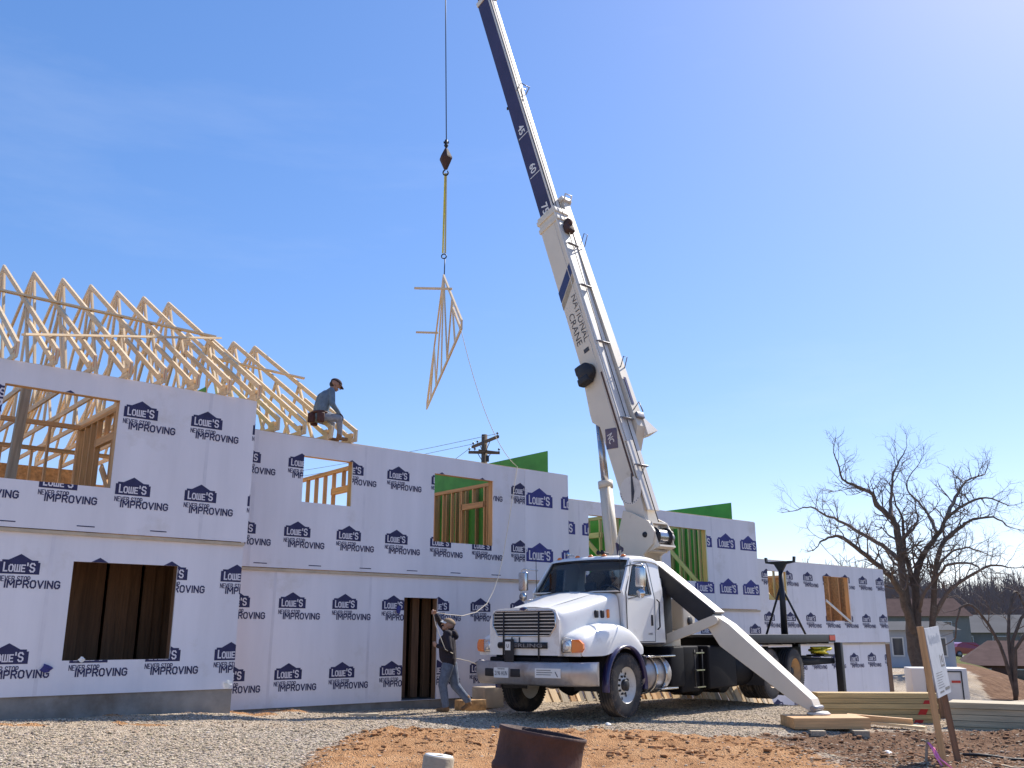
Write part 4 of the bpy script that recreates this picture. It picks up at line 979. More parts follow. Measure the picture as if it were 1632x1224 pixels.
# base section
z0, z1, yb = -.08, .58, .27
prof = [(-.25, .14), (-.15, .02), (.5, .0), (1.4, -.01), (2.75, -.03), (2.95, -.20), (3.15, -.20), (4.4, -.07), (8.75, -.08), (8.75, .56), (3.0, .54), (.9, .48), (-.05, .42), (-.25, .36)]
ya = -.14; YC = .065; MBs = MBm @ Matrix.Translation((0, YC, 0))
b = MB(); n = len(prof); b.add([(x, yb, z) for x, z in prof] + [(x, ya, z) for x, z in prof], [tuple(range(n)), tuple(range(2 * n - 1, n - 1, -1))] + [(i, (i + 1) % n, (i + 1) % n + n, i + n) for i in range(n)])
base = tb(b, 'boom_base', 'cream', M=MBm, fix=True, mods=[('BEVEL', {'width': .015, 'segments': 2, 'limit_method': 'ANGLE'})])
b = MB(); b.box((4.6, YC, .545), (8.2, .36, .03)); tb(b, 'boom_top', 'pale_top', base, MBm)
b = MB(); b.box((5.4, yb + .012, .53), (6.6, .025, .035)); b.box((5.4, yb + .008, .40), (5.8, .012, .015)); tb(b, 'edge_rail', 'pale_top', base, MBm)
b = MB(); b.box((2.6, yb + .004, .46), (2.6, .006, .045)); tb(b, 'rust_streak', 'roof_brown', base, MBm)
for x in (8.6, 8.35): b = MB(); b.box((x, YC, .24), (.12, .46, .70), bev=.01); tb(b, 'boom_collar', 'cream', base, MBm)
def side_poly(name, loops, m, h=.004):
    b = MB()
    for l in loops: b.add([(x, yb + h, z) for x, z in l], [tuple(range(len(l)))])
    return tb(b, name, m, base, MBm)
side_poly('stripe', [[(6.15, -.08), (6.45, -.08), (7.0, .52), (6.7, .52)]], 'navy_paint')
side_poly('stripe', [[(5.93, -.08), (6.12, -.08), (6.67, .52), (6.48, .52)]], 'grey_wood')
def boom_text(name, s, x, z, w, h, m, y, par, bold=.01):
    b = MB()
    for p in text_polys(s, w, h, bold): b.add([(x - a, y, z + c) for a, c in p], [tuple(range(len(p)))])
    return tb(b, name, m, par, MBm)
def boom_text2(*a):
    o = boom_text(*a); o.matrix_basis = MBs; return o
boom_text('lettering', 'NATIONAL', 6.12, .25, 1.30, .17, 'ink', yb + .005, base, .0)
boom_text('lettering', 'CRANE', 5.72, .02, .88, .17, 'ink', yb + .005, base, .0)
b = MB(); b.box((4.62, yb + .006, .24), (.10, .008, .16)); tb(b, 'warning_label', 'ink', base, MBm)
side_poly('brand_plate', [[(2.18, -.02), (2.62, .10), (2.50, .42), (2.06, .30)]], 'navy_paint', .006)
boom_text('plate_lettering', 'NC', 2.46, .10, .22, .16, 'pale_top', yb + .0075, base, .02)
b = MB(); c = []; b.lathe([(0, .004), (.30, .004)], (1.05, yb, .28), (0, 1, 0), 24); ang = tb(b, 'angle_dial', 'pale_top', base, MBm)
b = MB(); b.add([(1.42, yb + .008, .46), (.78, yb + .008, .26), (.95, yb + .008, .36), (.98, yb + .008, .38)], [(0, 1, 2, 3)])
b.beam((1.38, yb + .008, .44), (.80, yb + .008, .24), .004, .035, up=(0, 0, 1)); tb(b, 'dial_needle', 'ink', base, MBm)
b = MB()
for k in range(11):
    a = R(150 + 13 * k); b.box((1.05 + .27 * math.cos(a), yb + .006, .28 + .27 * math.sin(a)), (.018, .004, .018))
tag(tb(b, 'dial_marks', 'ink', base, MBm), kind='stuff')
# hose reel on the side
b = MB(); b.lathe([(0, .20), (.20, .20), (.23, .17), (.23, .03), (.20, 0), (0, 0)], (4.05, yb, .12), (0, 1, 0), 20); b.box((3.88, yb + .12, .05), (.18, .2, .34), bev=.04); b.box((4.18, yb + .1, -.02), (.22, .18, .22), bev=.04); tb(b, 'hose_reel', 'black_metal', base, MBm)
# rope guides on the top
for x in (1.55, 2.7, 4.7, 6.3, 7.55):
    b = MB(); b.tube([(x, .22, .55), (x - .05, .23, .64), (x - .05, -.10, .64), (x, -.09, .55)], .016, 6); b.tube([(x - .05, -.08, .61), (x - .05, .21, .61)], .022, 8); tb(b, 'rope_guide', 'grey_metal', base, MBm)
b = MB(); b.tube([(.2, .06, .58), (8.9, .08, .62)], .011, 6); tb(b, 'hoist_rope', 'black_metal', base, MBm)
b = MB(); b.box((8.0, .06, .64), (.25, .26, .16), bev=.05); b.lathe([(0, -.06), (.12, -.05), (.12, .05), (0, .06)], (8.15, .06, .66), (0, 1, 0), 14); tb(b, 'rope_roller', 'rust', base, MBm)
# stowed jib on the far side
b = MB(); jz = .50
pr = [(2.05, jz - .15), (2.5, jz + .16), (9.15, jz + .05), (9.15, jz - .34), (2.5, jz - .40), (2.2, jz - .36)]
n = len(pr); b.add([(x, -.155, z) for x, z in pr] + [(x, -.42 if x < 4 else -.38, z) for x, z in pr], [tuple(range(n)), tuple(range(2 * n - 1, n - 1, -1))] + [(i, (i + 1) % n, (i + 1) % n + n, i + n) for i in range(n)])
jib = tb(b, 'stowed_jib', 'cream', M=MBm, fix=True)
b = MB(); b.plate([[(2.3, -.40), (2.75, -.40), (2.62, -.58), (2.45, -.80)]], lambda x, y: (x, y, jz + .18), .28, (0, 0, 1)); tb(b, 'jib_head', 'pale_top', jib, MBm)
b = MB(); b.box((3.4, -.24, jz + .157), (.7, .07, .012)); tb(b, 'jib_stripe', 'navy_paint', jib, MBm)
b = MB(); b.tube([(9.0, -.18, jz + .05), (9.2, -.18, jz + .18), (9.2, -.40, jz + .18), (9.0, -.40, jz + .05)], .02, 6); b.box((9.12, -.28, jz - .1), (.12, .34, .4), bev=.02); tb(b, 'jib_end', 'pale_top', jib, MBm)
for x in (4.0, 7.6): b = MB(); b.tube([(x, -.24, jz + .1), (x + .25, -.28, jz + .28), (x + .25, -.40, jz + .28), (x, -.38, jz + .1)], .012, 6); tb(b, 'jib_handle', 'grey_metal', jib, MBm)
b = MB(); b.box((2.75, -.30, jz + .19), (.14, .24, .08), bev=.02); b.tube([(2.9, -.2, jz + .15), (3.05, -.3, jz + .28), (2.85, -.42, jz + .22)], .016, 6); tb(b, 'jib_latch', 'grey_metal', jib, MBm)
# telescoped sections
secs = [(8.4, 17.0, .225, .155), (16.8, BL - .1, .18, .13)]
for i, (xa, xb, hh, ww) in enumerate(secs):
    zc = .25
    b = MB(); b.box(((xa + xb) / 2, 0, zc), (xb - xa, ww * 2, hh * 2), bev=.02); sct = tb(b, 'boom_section', 'pale_top', M=MBs)
    for s in (1, -1): b = MB(); b.box(((xa + xb) / 2, s * (ww + .004), zc - .02), (xb - xa - .05, .006, hh * 1.86)); tb(b, 'side_band', 'boom_navy', sct, MBs)
    b = MB(); b.box((xb - .08, 0, zc), (.16, ww * 2 + .06, hh * 2 + .06), bev=.01); b.tube([(xb - .1, .1, zc + hh), (xb - .1, .12, zc + hh + .2), (xb - .1, -.12, zc + hh + .2), (xb - .1, -.1, zc + hh)], .016, 6); tb(b, 'section_collar', 'pale_top', sct, MBs)
    b = MB(); b.tube([(xa, .05, zc + hh + .04), (xb, .05, zc + hh + .04)], .011, 6); b.tube([(xa, ww * .7, zc + hh + .012), (xb, ww * .7, zc + hh + .012)], .012, 5); tb(b, 'hoist_rope', 'black_metal', sct, MBs)
    if i == 0:
        for s_, x in (('75', 9.05), ('60', 10.42), ('45', 11.8)):
            boom_text2('length_mark', s_, x, zc - .12, .30, .22, 'paper', ww + .0085, sct, .02)
            b = MB(); b.box((x - .38, ww + .0085, zc), (.022, .002, .38)); tb(b, 'length_line', 'paper', sct, MBs)
        for x in (12.9,):
            b = MB(); b.tube([(x, .16, zc + hh), (x + .1, .16, zc + hh + .2), (x + .1, -.16, zc + hh + .2), (x, -.16, zc + hh)], .016, 6); b.tube([(x - .3, .0, zc + hh), (x, .1, zc + hh + .12), (x + .1, -.1, zc + hh + .1)], .016, 6); tb(b, 'rope_guide', 'grey_metal', sct, MBs)
            b = MB(); b.lathe([(0, -.05), (.06, 0), (0, .05)], (x - .15, ww * .6, zc - hh - .06), (0, 1, 0), 10); tb(b, 'roller', 'black_metal', sct, MBs)
b = MB(); b.box((BL + .05, 0, .2), (.5, .34, .5), bev=.04); b.lathe([(0, -.05), (.22, -.05), (.19, 0), (.22, .05), (0, .05)], (BL + .12, 0, .02), (0, 1, 0), 20); tb(b, 'boom_head', 'pale_top', M=MBs)
# winch at the heel
MWn = MBm @ Matrix.Translation((-.06, .05, .40)) @ Matrix.Scale(.78, 4)
b = MB(); b.lathe([(0, -.26), (.25, -.26), (.25, -.23), (.17, -.225), (.17, .225), (.25, .23), (.25, .26), (0, .26)], (0, 0, .1), (0, 1, 0), 28); wn = tb(b, 'winch', 'black_metal', M=MWn)
b = MB(); b.lathe([(.19, -.22), (.195, 0), (.19, .22)], (0, 0, .1), (0, 1, 0), 28); tb(b, 'wound_rope', 'rod', wn, MWn)
for y in (-.31, .31): b = MB(); b.box((-.02, y, .0), (.66, .03, .50), bev=.01); tb(b, 'winch_cheek', 'cream', wn, MWn)
for x, z, w in ((.33, .19, .12), (-.33, .20, .16), (-.33, -.1, .1)): b = MB(); b.box((x, 0, z), (.05, .62, w)); tb(b, 'winch_bar', 'cream', wn, MWn)
b = MB(); b.lathe([(0, 0), (.12, 0), (.12, .2), (.07, .24), (0, .24)], (0, -.325, .08), (0, -1, 0), 16); tb(b, 'winch_motor', 'grey_metal', wn, MWn)
b = MB(); b.tube([(.1, -.5, .2), (.25, -.6, .05), (0, -.62, -.15), (-.3, -.5, -.2)], .022, 6); tb(b, 'winch_hose', 'pale_top', wn, MWn)
# lift cylinder
Ca = MTu @ Vector((.80, 0, 2.35)); Cb = MBm @ Vector((3.0, 0, -.22)); cv = Cb - Ca
b = MB(); b.tube([Ca, Ca + cv * .62], .145, 18); b.tube([Ca + cv * .60, Ca + cv * .64], .165, 18); cyl = b.build('lift_cylinder', 'cream', TR)
b = MB(); b.tube([Ca + cv * .62, Cb], .085, 16); b.build('cylinder_rod', 'rod', cyl)
b = MB(); q = bs * .12 - bh * .12; b.tube([Ca + q + cv * .05, Ca + q + cv * .56, Ca + q * .8 + cv * .6], .02, 6); b.build('hydraulic_line', 'pale_top', cyl)

# ------------------------------------------------------------------ the hanging load
hook_top = MBm @ Vector((BL + .12, 0, -.2)); PK = Vector((-1.97, 25.0, 11.50))
def at_z(z): return Vector((PK.x, PK.y, z))
ZB = 15.20                                        # middle of the overhaul ball
b = MB(); b.tube([hook_top, at_z(ZB + .62)], .016, 6); b.build('hoist_line', 'black_metal', TR)
HB = empty('hook_block', at_z(ZB - .6), 'dark overhaul ball and hook hanging on the hoist line', 'crane hook')
b = MB(); b.lathe([(0, .33), (.05, .31), (.19, .02), (.20, -.03), (.06, -.36), (0, -.38)], at_z(ZB), (0, 0, 1), 6, smooth=False); b.build('ball', 'rust', HB)
b = MB(); b.lathe([(0, .62), (.045, .60), (.05, .45), (.07, .42), (.04, .36), (0, .30)], at_z(ZB), (0, 0, 1), 10); b.box(at_z(ZB + .52), (.16, .05, .05)); b.build('swivel', 'black_metal', HB)
b = MB(); c = at_z(ZB - .48); b.tube([c + Vector((.075 * math.cos(a), 0, .09 * math.sin(a))) for a in [R(100 + 300 * k / 14) for k in range(15)]], .022, 8); b.build('hook', 'black_metal', HB)
SL = empty('lifting_sling', at_z(12.1), 'yellow web sling doubled below the crane hook', 'sling')
for s in (-1, 1): b = MB(); b.beam(at_z(ZB - .5) + Vector((s * .015, 0, 0)), at_z(12.15) + Vector((s * .035, .01, 0)), .05, .012, up=(0, 1, 0)); b.build('strap', 'sling' if s > 0 else 'yellow', SL)
b = MB(); c = at_z(12.05); b.tube([c + Vector((.07 * math.cos(a), 0, .07 * math.sin(a))) for a in [2 * PI * k / 14 for k in range(15)]], .018, 6, cap=False); b.tube([c + Vector((.03, 0, -.06)), PK + Vector((.02, 0, -.02))], .016, 6); b.build('shackle', 'black_metal', SL)
yaw = R(-10); tilt = R(2); ev = Vector((math.sin(yaw), math.cos(yaw), 0)); e2 = ev * math.cos(tilt) + ZUP * math.sin(tilt); v2 = -ev * math.sin(tilt) + ZUP * math.cos(tilt)
ME = Matrix((-e2, (-e2).cross(v2) * -1, v2)).transposed().to_4x4()
hw_, zh_, sl_ = 4.75, .24, .588
ME.translation = PK - v2 * (zh_ + sl_ * hw_)
HT = make_truss(None, ME, hw_, zh_, sl_); tag(HT, 'single roof truss hanging from the crane hook in mid air', 'roof truss')
for px, pz, L in ((1.9, zh_ + sl_ * (hw_ - 1.9) + .03, .95), (-1.9, zh_ + sl_ * (hw_ - 1.9) - .1, .62)):
    p = ME @ Vector((px, 0, pz)); board('spacer_stick', p + Vector((.06, 0, 0)), p - Vector((L, 0, -.02)), .04, .055, 'pine_pale', HT)
# tag line down to the man on the ground
TLP = [ME @ Vector((hw_ - .1, 0, .0))]
hand = W(-.72, 1.2, 1.90)
wtop = W(2.37, .06, 5.17)
n = 14
for k in range(1, n): q = k / n; p = TLP[0].lerp(wtop, q); TLP.append(p - ZUP * (.55 * 4 * q * (1 - q)))
TLP += [wtop, W(2.1, .12, 4.06), W(1.89, .16, 3.22), W(1.68, .25, 2.72), W(1.44, .35, 2.36), W(1.15, .5, 2.10), W(.75, .65, 1.92), W(.25, .85, 1.84), W(-.3, 1.05, 1.86), hand]
tail = [hand, hand + Vector((.06, -.03, -.25)), hand + Vector((.17, -.08, -.5)), hand + Vector((.25, -.1, -.68)), hand + Vector((.38, .12, -.76)), W(.1, .75, 1.05), W(.45, .8, .98), W(.9, .85, .82), W(1.35, .85, .72)]
b = MB(); b.tube(TLP + tail[1:], .0075, 6); tag(b.build('tag_line', 'rope'), 'thin pale rope running from the hanging truss to the raised hand', 'rope')

# ------------------------------------------------------------------ people
def capsule(b, p, q, r0, r1):
    p, q = Vector(p), Vector(q); d = q - p; L = d.length
    if L < 1e-4: d = ZUP.copy(); L = 1e-4
    prof = [(r0 * math.sin(a), -r0 * math.cos(a)) for a in [PI / 2 * k / 4 for k in range(5)]] + [(r1 * math.cos(a), L + r1 * math.sin(a)) for a in [PI / 2 * k / 4 for k in range(5)]]
    b.lathe(prof, p, d, 12)
def body(name, caps, mats, base, M, label, voxel=.0085):
    """one continuous skin over tapered limbs, coloured by the nearest limb"""
    b = MB()
    for c in caps: capsule(b, *c[:4])
    me = bpy.data.meshes.new(name); me.from_pydata(b.v, [], b.f); me.update()
    o = bpy.data.objects.new(name, me); COL.objects.link(o)
    r = o.modifiers.new('r', 'REMESH'); r.mode = 'VOXEL'; r.voxel_size = voxel
    sm = o.modifiers.new('s', 'SMOOTH'); sm.factor = .5; sm.iterations = 3
    dg = bpy.context.evaluated_depsgraph_get(); m2 = bpy.data.meshes.new_from_object(o.evaluated_get(dg)); bpy.data.objects.remove(o)
    m2.name = name; m2.materials.clear()
    for q in mats: m2.materials.append(MATS[q])
    segs = [(Vector(c[0]), Vector(c[1]), c[2], c[3], c[4]) for c in caps]
    co = [v.co for v in m2.vertices]; vm = []
    for v in co:
        best = 9; bi = 0
        for p, q, r0, r1, mi in segs:
            d = q - p; L2 = d.length_squared; k = max(0, min(1, (v - p).dot(d) / L2)) if L2 > 1e-8 else 0
            e = (v - p - d * k).length - (r0 + (r1 - r0) * k)
            if e < best: best = e; bi = mi
        vm.append(bi)
    idx = [vm[p.vertices[0]] for p in m2.polygons]
    m2.polygons.foreach_set('material_index', idx); m2.polygons.foreach_set('use_smooth', [True] * len(idx)); m2.update()
    o = link(name, m2, None, M); o['label'] = label; o['category'] = 'person'
    return o
def hand_caps(w, fwd, palm_n, side, curl, mi, k=1.0):
    """palm and five fingers from the wrist w; fwd along the hand, side towards the thumb, fingers curl to palm_n"""
    w, f, n, s = Vector(w), Vector(fwd).normalized(), Vector(palm_n).normalized(), Vector(side).normalized(); out = []
    for i in range(4):
        o = (i - 1.5) * .021 * k; root = w + f * .085 * k - s * o; out.append((w + f * .02 - s * o * .6, root, .017 * k, .013 * k, mi))
        L = (.040, .046, .044, .034)[i] * k; p = root; a = 0
        for j in range(3):
            a += curl * (1 if j else .7); d = f * math.cos(a) + n * math.sin(a); q = p + d * L * (1, .75, .6)[j]; out.append((p, q, .0115 * k, .0105 * k, mi)); p = q
    p = w + f * .03 + s * .028 * k; q = p + (f * .6 + s * .55 + n * .35).normalized() * .045 * k; out.append((w + f * .015, p, .018 * k, .015 * k, mi)); out.append((p, q, .0135 * k, .012 * k, mi)); out.append((q, q + (f * .5 + n * .8).normalized() * .035 * k, .012 * k, .010 * k, mi))
    return out
def head_caps(c, look, mi, hair_mi, neck):
    """skull, jaw, nose, ears, brow; look = facing direction"""
    c = Vector(c); f = Vector(look).normalized(); s = ZUP.cross(f).normalized(); u = f.cross(s)
    out = [(Vector(neck), c - u * .06 - f * .02, .058, .055, mi)]
    for e in (-1, 1):
        out.append((c + s * e * .022 - f * .035 + u * .02, c + s * e * .020 + f * .03 + u * .025, .080, .074, mi))
        out.append((c + s * e * .03 + f * .02 - u * .055, c + s * e * .012 + f * .058 - u * .085, .045, .030, mi))
        out.append((c + s * e * .082 - f * .005 + u * .012, c + s * e * .086 - f * .012 - u * .030, .016, .012, mi))
        out.append((c + s * e * .032 + f * .088 + u * .022, c + s * e * .045 + f * .082 + u * .022, .014, .012, mi))
    out.append((c + f * .092 + u * .012, c + f * .118 - u * .028, .011, .016, mi))
    out.append((c + f * .088 - u * .062 + s * .018, c + f * .088 - u * .062 - s * .018, .012, .012, mi))
    out.append((c - f * .055 - u * .01, c - f * .05 + u * .03, .075, .075, hair_mi))
    return out, (c, f, s, u)
def cap_hat(parent, fr, M, crown_m, brim_m, name='cap'):
    c, f, s, u = fr; b = MB()
    rows = []
    for k in range(7):
        a = PI / 2 * k / 6; rr = math.cos(a); zz = math.sin(a)
        rows.append([c - f * .008 + u * (.045 + .082 * zz) + (f * math.cos(t) * .118 + s * math.sin(t) * .102) * max(rr, .02) for t in [2 * PI * j / 20 for j in range(20)]])
    b.grid(rows, closed=True); o = b.build(name, crown_m, parent, M, mods=[('SOLIDIFY', {'thickness': .006, 'offset': 1})])
    b = MB(); b.grid([[c - f * .008 + u * (.05 - .012 * (q - 1) * 6) + f * math.cos(t) * .118 * q + s * math.sin(t) * .10 * (1 + (q - 1) * .15) for t in [R(-72 + 144 * j / 12) for j in range(13)]] for q in (1.0, 1.2, 1.42, 1.58)])
    b.build('cap_brim', brim_m, o, M, mods=[('SOLIDIFY', {'thickness': .006, 'offset': 0})])
    return o
# --- man on the ground: striding, right arm up on the rope (frame: x forward, y his left, z up)
def frame(loc, f):
    f = Vector((f[0], f[1], 0)).normalized(); M = Matrix((f, ZUP.cross(f), ZUP)).transposed().to_4x4(); M.translation = Vector(loc); return M
gp = W(-.30, 1.15, 0); gp.z = ground_z(gp.x, gp.y) + .01
M1 = frame(gp, (-1.0, .05)); hl = M1.inverted() @ hand
V = Vector
sk, hd, jn, bt_ = 0, 1, 2, 3
c1 = []
pel = V((-.02, 0, .87)); che = V((.02, 0, 1.22)); nk = V((.0, 0, 1.44))
for e in (-1, 1):
    c1 += [(pel + V((0, e * .075, .06)), V((.0, e * .09, 1.05)), .125, .14, hd), (V((.0, e * .085, 1.05)), V((.02, e * .095, 1.28)), .14, .14, hd), (V((.02, e * .09, 1.28)), V((.0, e * .10, 1.40)), .13, .075, hd)]
c1 += [(V((-.01, -.075, .90)), V((-.01, .075, .90)), .128, .128, hd), (V((-.005, -.09, .97)), V((-.005, .09, .97)), .135, .135, hd), (V((.02, 0, 1.0)), V((.05, 0, 1.25)), .16, .15, hd), (V((0, -.2, 1.40)), V((0, .2, 1.40)), .078, .078, hd), (V((0, 0, 1.38)), nk, .09, .075, hd)]
# hood lying on the back
c1 += [(V((-.10, -.07, 1.42)), V((-.10, .07, 1.42)), .055, .055, hd), (V((-.12, 0, 1.36)), V((-.10, 0, 1.44)), .07, .05, hd)]
# legs: left planted, right trailing
c1 += [(V((.0, .09, .84)), V((.09, .10, .48)), .118, .088, jn), (V((.09, .10, .48)), V((.03, .10, .13)), .085, .07, jn)]
c1 += [(V((-.04, -.09, .84)), V((-.12, -.10, .47)), .118, .088, jn), (V((-.12, -.10, .47)), V((-.36, -.10, .20)), .085, .07, jn)]
c1 += [(V((.03, .10, .20)), V((.02, .10, .07)), .062, .055, bt_), (V((.0, .10, .045)), V((.17, .10, .04)), .045, .038, bt_)]
c1 += [(V((-.35, -.10, .24)), V((-.38, -.10, .14)), .062, .055, bt_), (V((-.40, -.10, .13)), V((-.27, -.10, .045)), .045, .038, bt_)]
# raised right arm
sh = V((.02, -.20, 1.41)); el = V((.20, -.27, 1.60)); wr = hl + V((-.07, .0, -.07))
c1 += [(sh, el, .075, .058, hd), (el, wr, .058, .042, hd)] + hand_caps(wr, (hl - wr), (0, 1, -.2), (-.3, .2, .6), 1.0, sk)
# left arm bent, hand at the chest
sl2 = V((.02, .20, 1.40)); e2_ = V((-.05, .30, 1.13)); w2_ = V((.17, .22, 1.18))
c1 += [(sl2, e2_, .075, .058, hd), (e2_, w2_, .058, .042, hd)] + hand_caps(w2_, (.8, -.3, .3), (0, -1, .2), (.1, 0, 1), .9, sk)
hc, fr1 = head_caps((.02, 0, 1.565), (.93, 0, .34), sk, 4, nk + V((0, 0, .02))); c1 += hc
p1 = body('person', c1, ['skin', 'hoodie', 'jeans', 'boot', 'hair'], gp, M1, 'person in black hoodie, jeans and tan boots pulling a rope by the doorway')
cap_hat(p1, fr1, M1, 'cap_tan', 'paper')
# --- man on the wall plate: perched on a truss chord, bent forward (x forward = along the wall to the right)
wp = W(-2.28, -.02, 5.165); M2 = frame(wp, (.86, .50))
c2 = []; sk, st, jn, bt_, gl = 0, 1, 2, 3, 4
hip = V((-.36, .02, .46))
for e in (-1, 1):
    c2 += [(hip + V((0, e * .075, .0)), V((-.33, e * .09, .62)), .12, .125, jn if e == 9 else st), (V((-.33, e * .085, .62)), V((-.27, e * .095, .84)), .13, .135, st), (V((-.27, e * .09, .84)), V((-.20, e * .10, .95)), .125, .075, st)]
c2 += [(V((-.32, 0, .6)), V((-.24, 0, .82)), .14, .13, st), (V((-.21, -.19, .94)), V((-.21, .19, .94)), .076, .076, st), (V((-.2, 0, .93)), V((-.15, 0, 1.01)), .085, .06, st)]
c2 += [(hip + V((0, -.09, -.01)), V((.0, -.14, .42)), .105, .075, jn), (V((.0, -.14, .42)), V((.05, -.07, .12)), .073, .052, jn), (V((.05, -.07, .16)), V((.04, -.06, .06)), .058, .052, bt_), (V((.02, -.06, .04)), V((.20, -.05, .04)), .043, .036, bt_)]
c2 += [(hip + V((0, .09, -.01)), V((-.06, .12, .36)), .105, .075, jn), (V((-.06, .12, .36)), V((-.08, .10, .12)), .073, .052, jn), (V((-.08, .10, .15)), V((-.09, .10, .06)), .058, .052, bt_), (V((-.11, .10, .04)), V((.07, .10, .04)), .043, .036, bt_)]
for e in (-1, 1):
    s0 = V((-.21, e * .20, .93)); e0 = V((-.20, e * .27, .66)); w0 = V((-.03, e * .17, .53)); c2 += [(s0, e0, .075, .058, st), (e0, w0, .056, .042, st)] + hand_caps(w0, (.75, -e * .1, -.5), (-.2, 0, -1), (.1, -e * 1.0, .2), .7, gl)
hc, fr2 = head_caps((-.06, 0, 1.125), (.88, -.05, -.42), sk, 5, (-.15, 0, 1.0)); c2 += hc
p2 = body('person', c2, ['skin2', 'shirt', 'jeans_pale', 'boot', 'glove', 'hair'], wp, M2, 'person in blue shirt, cap and tool belt perched on the wall top among the trusses')
cap_hat(p2, fr2, M2, 'cap_dark', 'cap_dark')
b = MB(); b.tube([hip + V((.15 * math.cos(a), .21 * math.sin(a), .05)) for a in [2 * PI * k / 20 for k in range(21)]], .028, 6, cap=False); tbelt = b.build('tool_belt', 'leather', p2, M2)
for y in (-.20, .20, -.05): b = MB(); b.box(hip + V((-.03 if abs(y) > .1 else -.17, y, -.06)), (.14, .09, .2), bev=.03); b.build('pouch', 'leather', tbelt, M2)

# ------------------------------------------------------------------ things lying about
def G(x, y, dz=0): return Vector((x, y, ground_z(x, y) + dz))
# steel drum in the foreground
ax = Vector((.17, .045, 1)).normalized(); c0 = Vector((.06, 6.40, .06))
b = MB(); pr = [(0, .01), (.275, .0), (.285, .02), (.28, .28), (.292, .30), (.292, .33), (.28, .35), (.28, .56), (.292, .58), (.292, .61), (.28, .63), (.280, .80), (.290, .815), (.290, .835), (.275, .835), (.272, .6), (.27, .05), (0, .04)]
b.lathe(pr, c0, ax, 48)
b.v = [(x + .012 * noise.noise((x * 6, y * 6, z * 5)), y + .012 * noise.noise((x * 6, z * 6, y * 5)), z) for x, y, z in b.v]
tag(b.build('steel_drum', 'rust'), 'rusty brown open steel drum leaning in the foreground', 'drum')
ax = Vector((.12, .02, 1)).normalized()
b = MB(); b.lathe([(.087, 0), (.087, .78), (.080, .79), (.03, .79), (.028, .76), (0, .755)], (-.50, 5.52, .06), ax, 28); b.m = [0] * len(b.f)
po = b.build('pipe_post', 'grey_wood'); tag(po, 'short grey round post with a pale top beside the drum', 'post')
b = MB(); b.lathe([(.030, .7905), (.078, .7925), (.078, .789)], (-.50, 5.52, .06), ax, 28); b.build('post_top', 'paper', po)
# sawn lumber stacks
def stack(name, label, p, q, rows, cols, w, h, m, red=False, group='lumber stacks at the pad edge'):
    p, q = Vector(p), Vector(q); root = empty(name, p.lerp(q, .5), label, 'lumber', group); d = (q - p).normalized(); nrm = ZUP.cross(d)
    for r in range(rows):
        for c in range(cols):
            j = random.uniform(-.03, .03); o = nrm * (c * (w + .006) + random.uniform(-.012, .012)) + ZUP * (h / 2 + r * (h + .007)) + d * j
            board('timber', p + o, q + o, w, h, m, root)
    return root
a = G(5.75, 18.5); c = G(7.95, 18.35); a.z = c.z = min(a.z, c.z) - .03
st1 = stack('lumber_stack', 'stack of yellow treated timbers with a slanting red paint stripe', a, c, 6, 3, .14, .088, 'treated')
d = (c - a).normalized(); nr = ZUP.cross(d)
b = MB(); b.add([a + d * u - nr * .075 + ZUP * v for u, v in ((1.72, .02), (1.88, .02), (2.10, .44), (1.97, .44))], [(0, 1, 2, 3)]); b.build('painted_stripe', 'red_paint', st1)
a = G(7.8, 17.5); c = G(9.15, 16.75); a.z = c.z = .5 * (a.z + c.z) - .06
stack('lumber_stack', 'stack of greyish planks at the right end behind the sign posts', a, c, 5, 4, .2, .095, 'weathered')
# cribbing under the outrigger foot
ft_ = MT @ Vector((ox, 3.62, .04))
gz = ground_z(ft_.x, ft_.y)
cr = empty('cribbing', (ft_.x, ft_.y, gz), 'wooden cribbing blocks under the outrigger foot', 'timber blocks')
top_z = ft_.z - .005
for i in range(4): board('timber', Vector((ft_.x - .62, ft_.y - .62 + .2 * i, top_z - .085)), Vector((ft_.x + .66, ft_.y - .56 + .2 * i, top_z - .085)), .19, .17, 'fir', cr)
for dx in (.40, -.30): board('timber', Vector((ft_.x + dx, ft_.y - .95, top_z - .255)), Vector((ft_.x + dx + .1, ft_.y + .3, top_z - .255)), .24, .16, 'grey_wood', cr)
a = G(5.35, 17.8, .10); board_ = board('plank', a, G(7.0, 16.7, .07), .2, .045, 'pine'); tag(board_, 'long loose plank lying against the yellow timber stack', 'plank')
board_ = board('plank', G(5.9, 17.3, .16), G(6.9, 16.95, .13), .14, .09, 'fir'); tag(board_, 'short thick timber offcut lying beside the cribbing', 'plank')
# upright boards behind the truck along the foot of the wall
fb = empty('leaning_boards', W(4.5, .5, 0), 'row of short boards standing along the wall behind the truck', 'boards')
t = 1.9
while t < 11:
    z = ground_z(*W(t, .5, 0).xy); h = random.uniform(.42, .62); w = random.choice((.09, .14, .19)); ln = random.uniform(-.06, .06)
    board('board', W(t, .62 + random.uniform(-.03, .03), z - .08), W(t + ln, .30, z + h), .035, w, random.choice(('pine', 'pine', 'grey_wood', 'pine_pale', 'fir')), fb, up=fu); t += w + random.uniform(.01, .08)
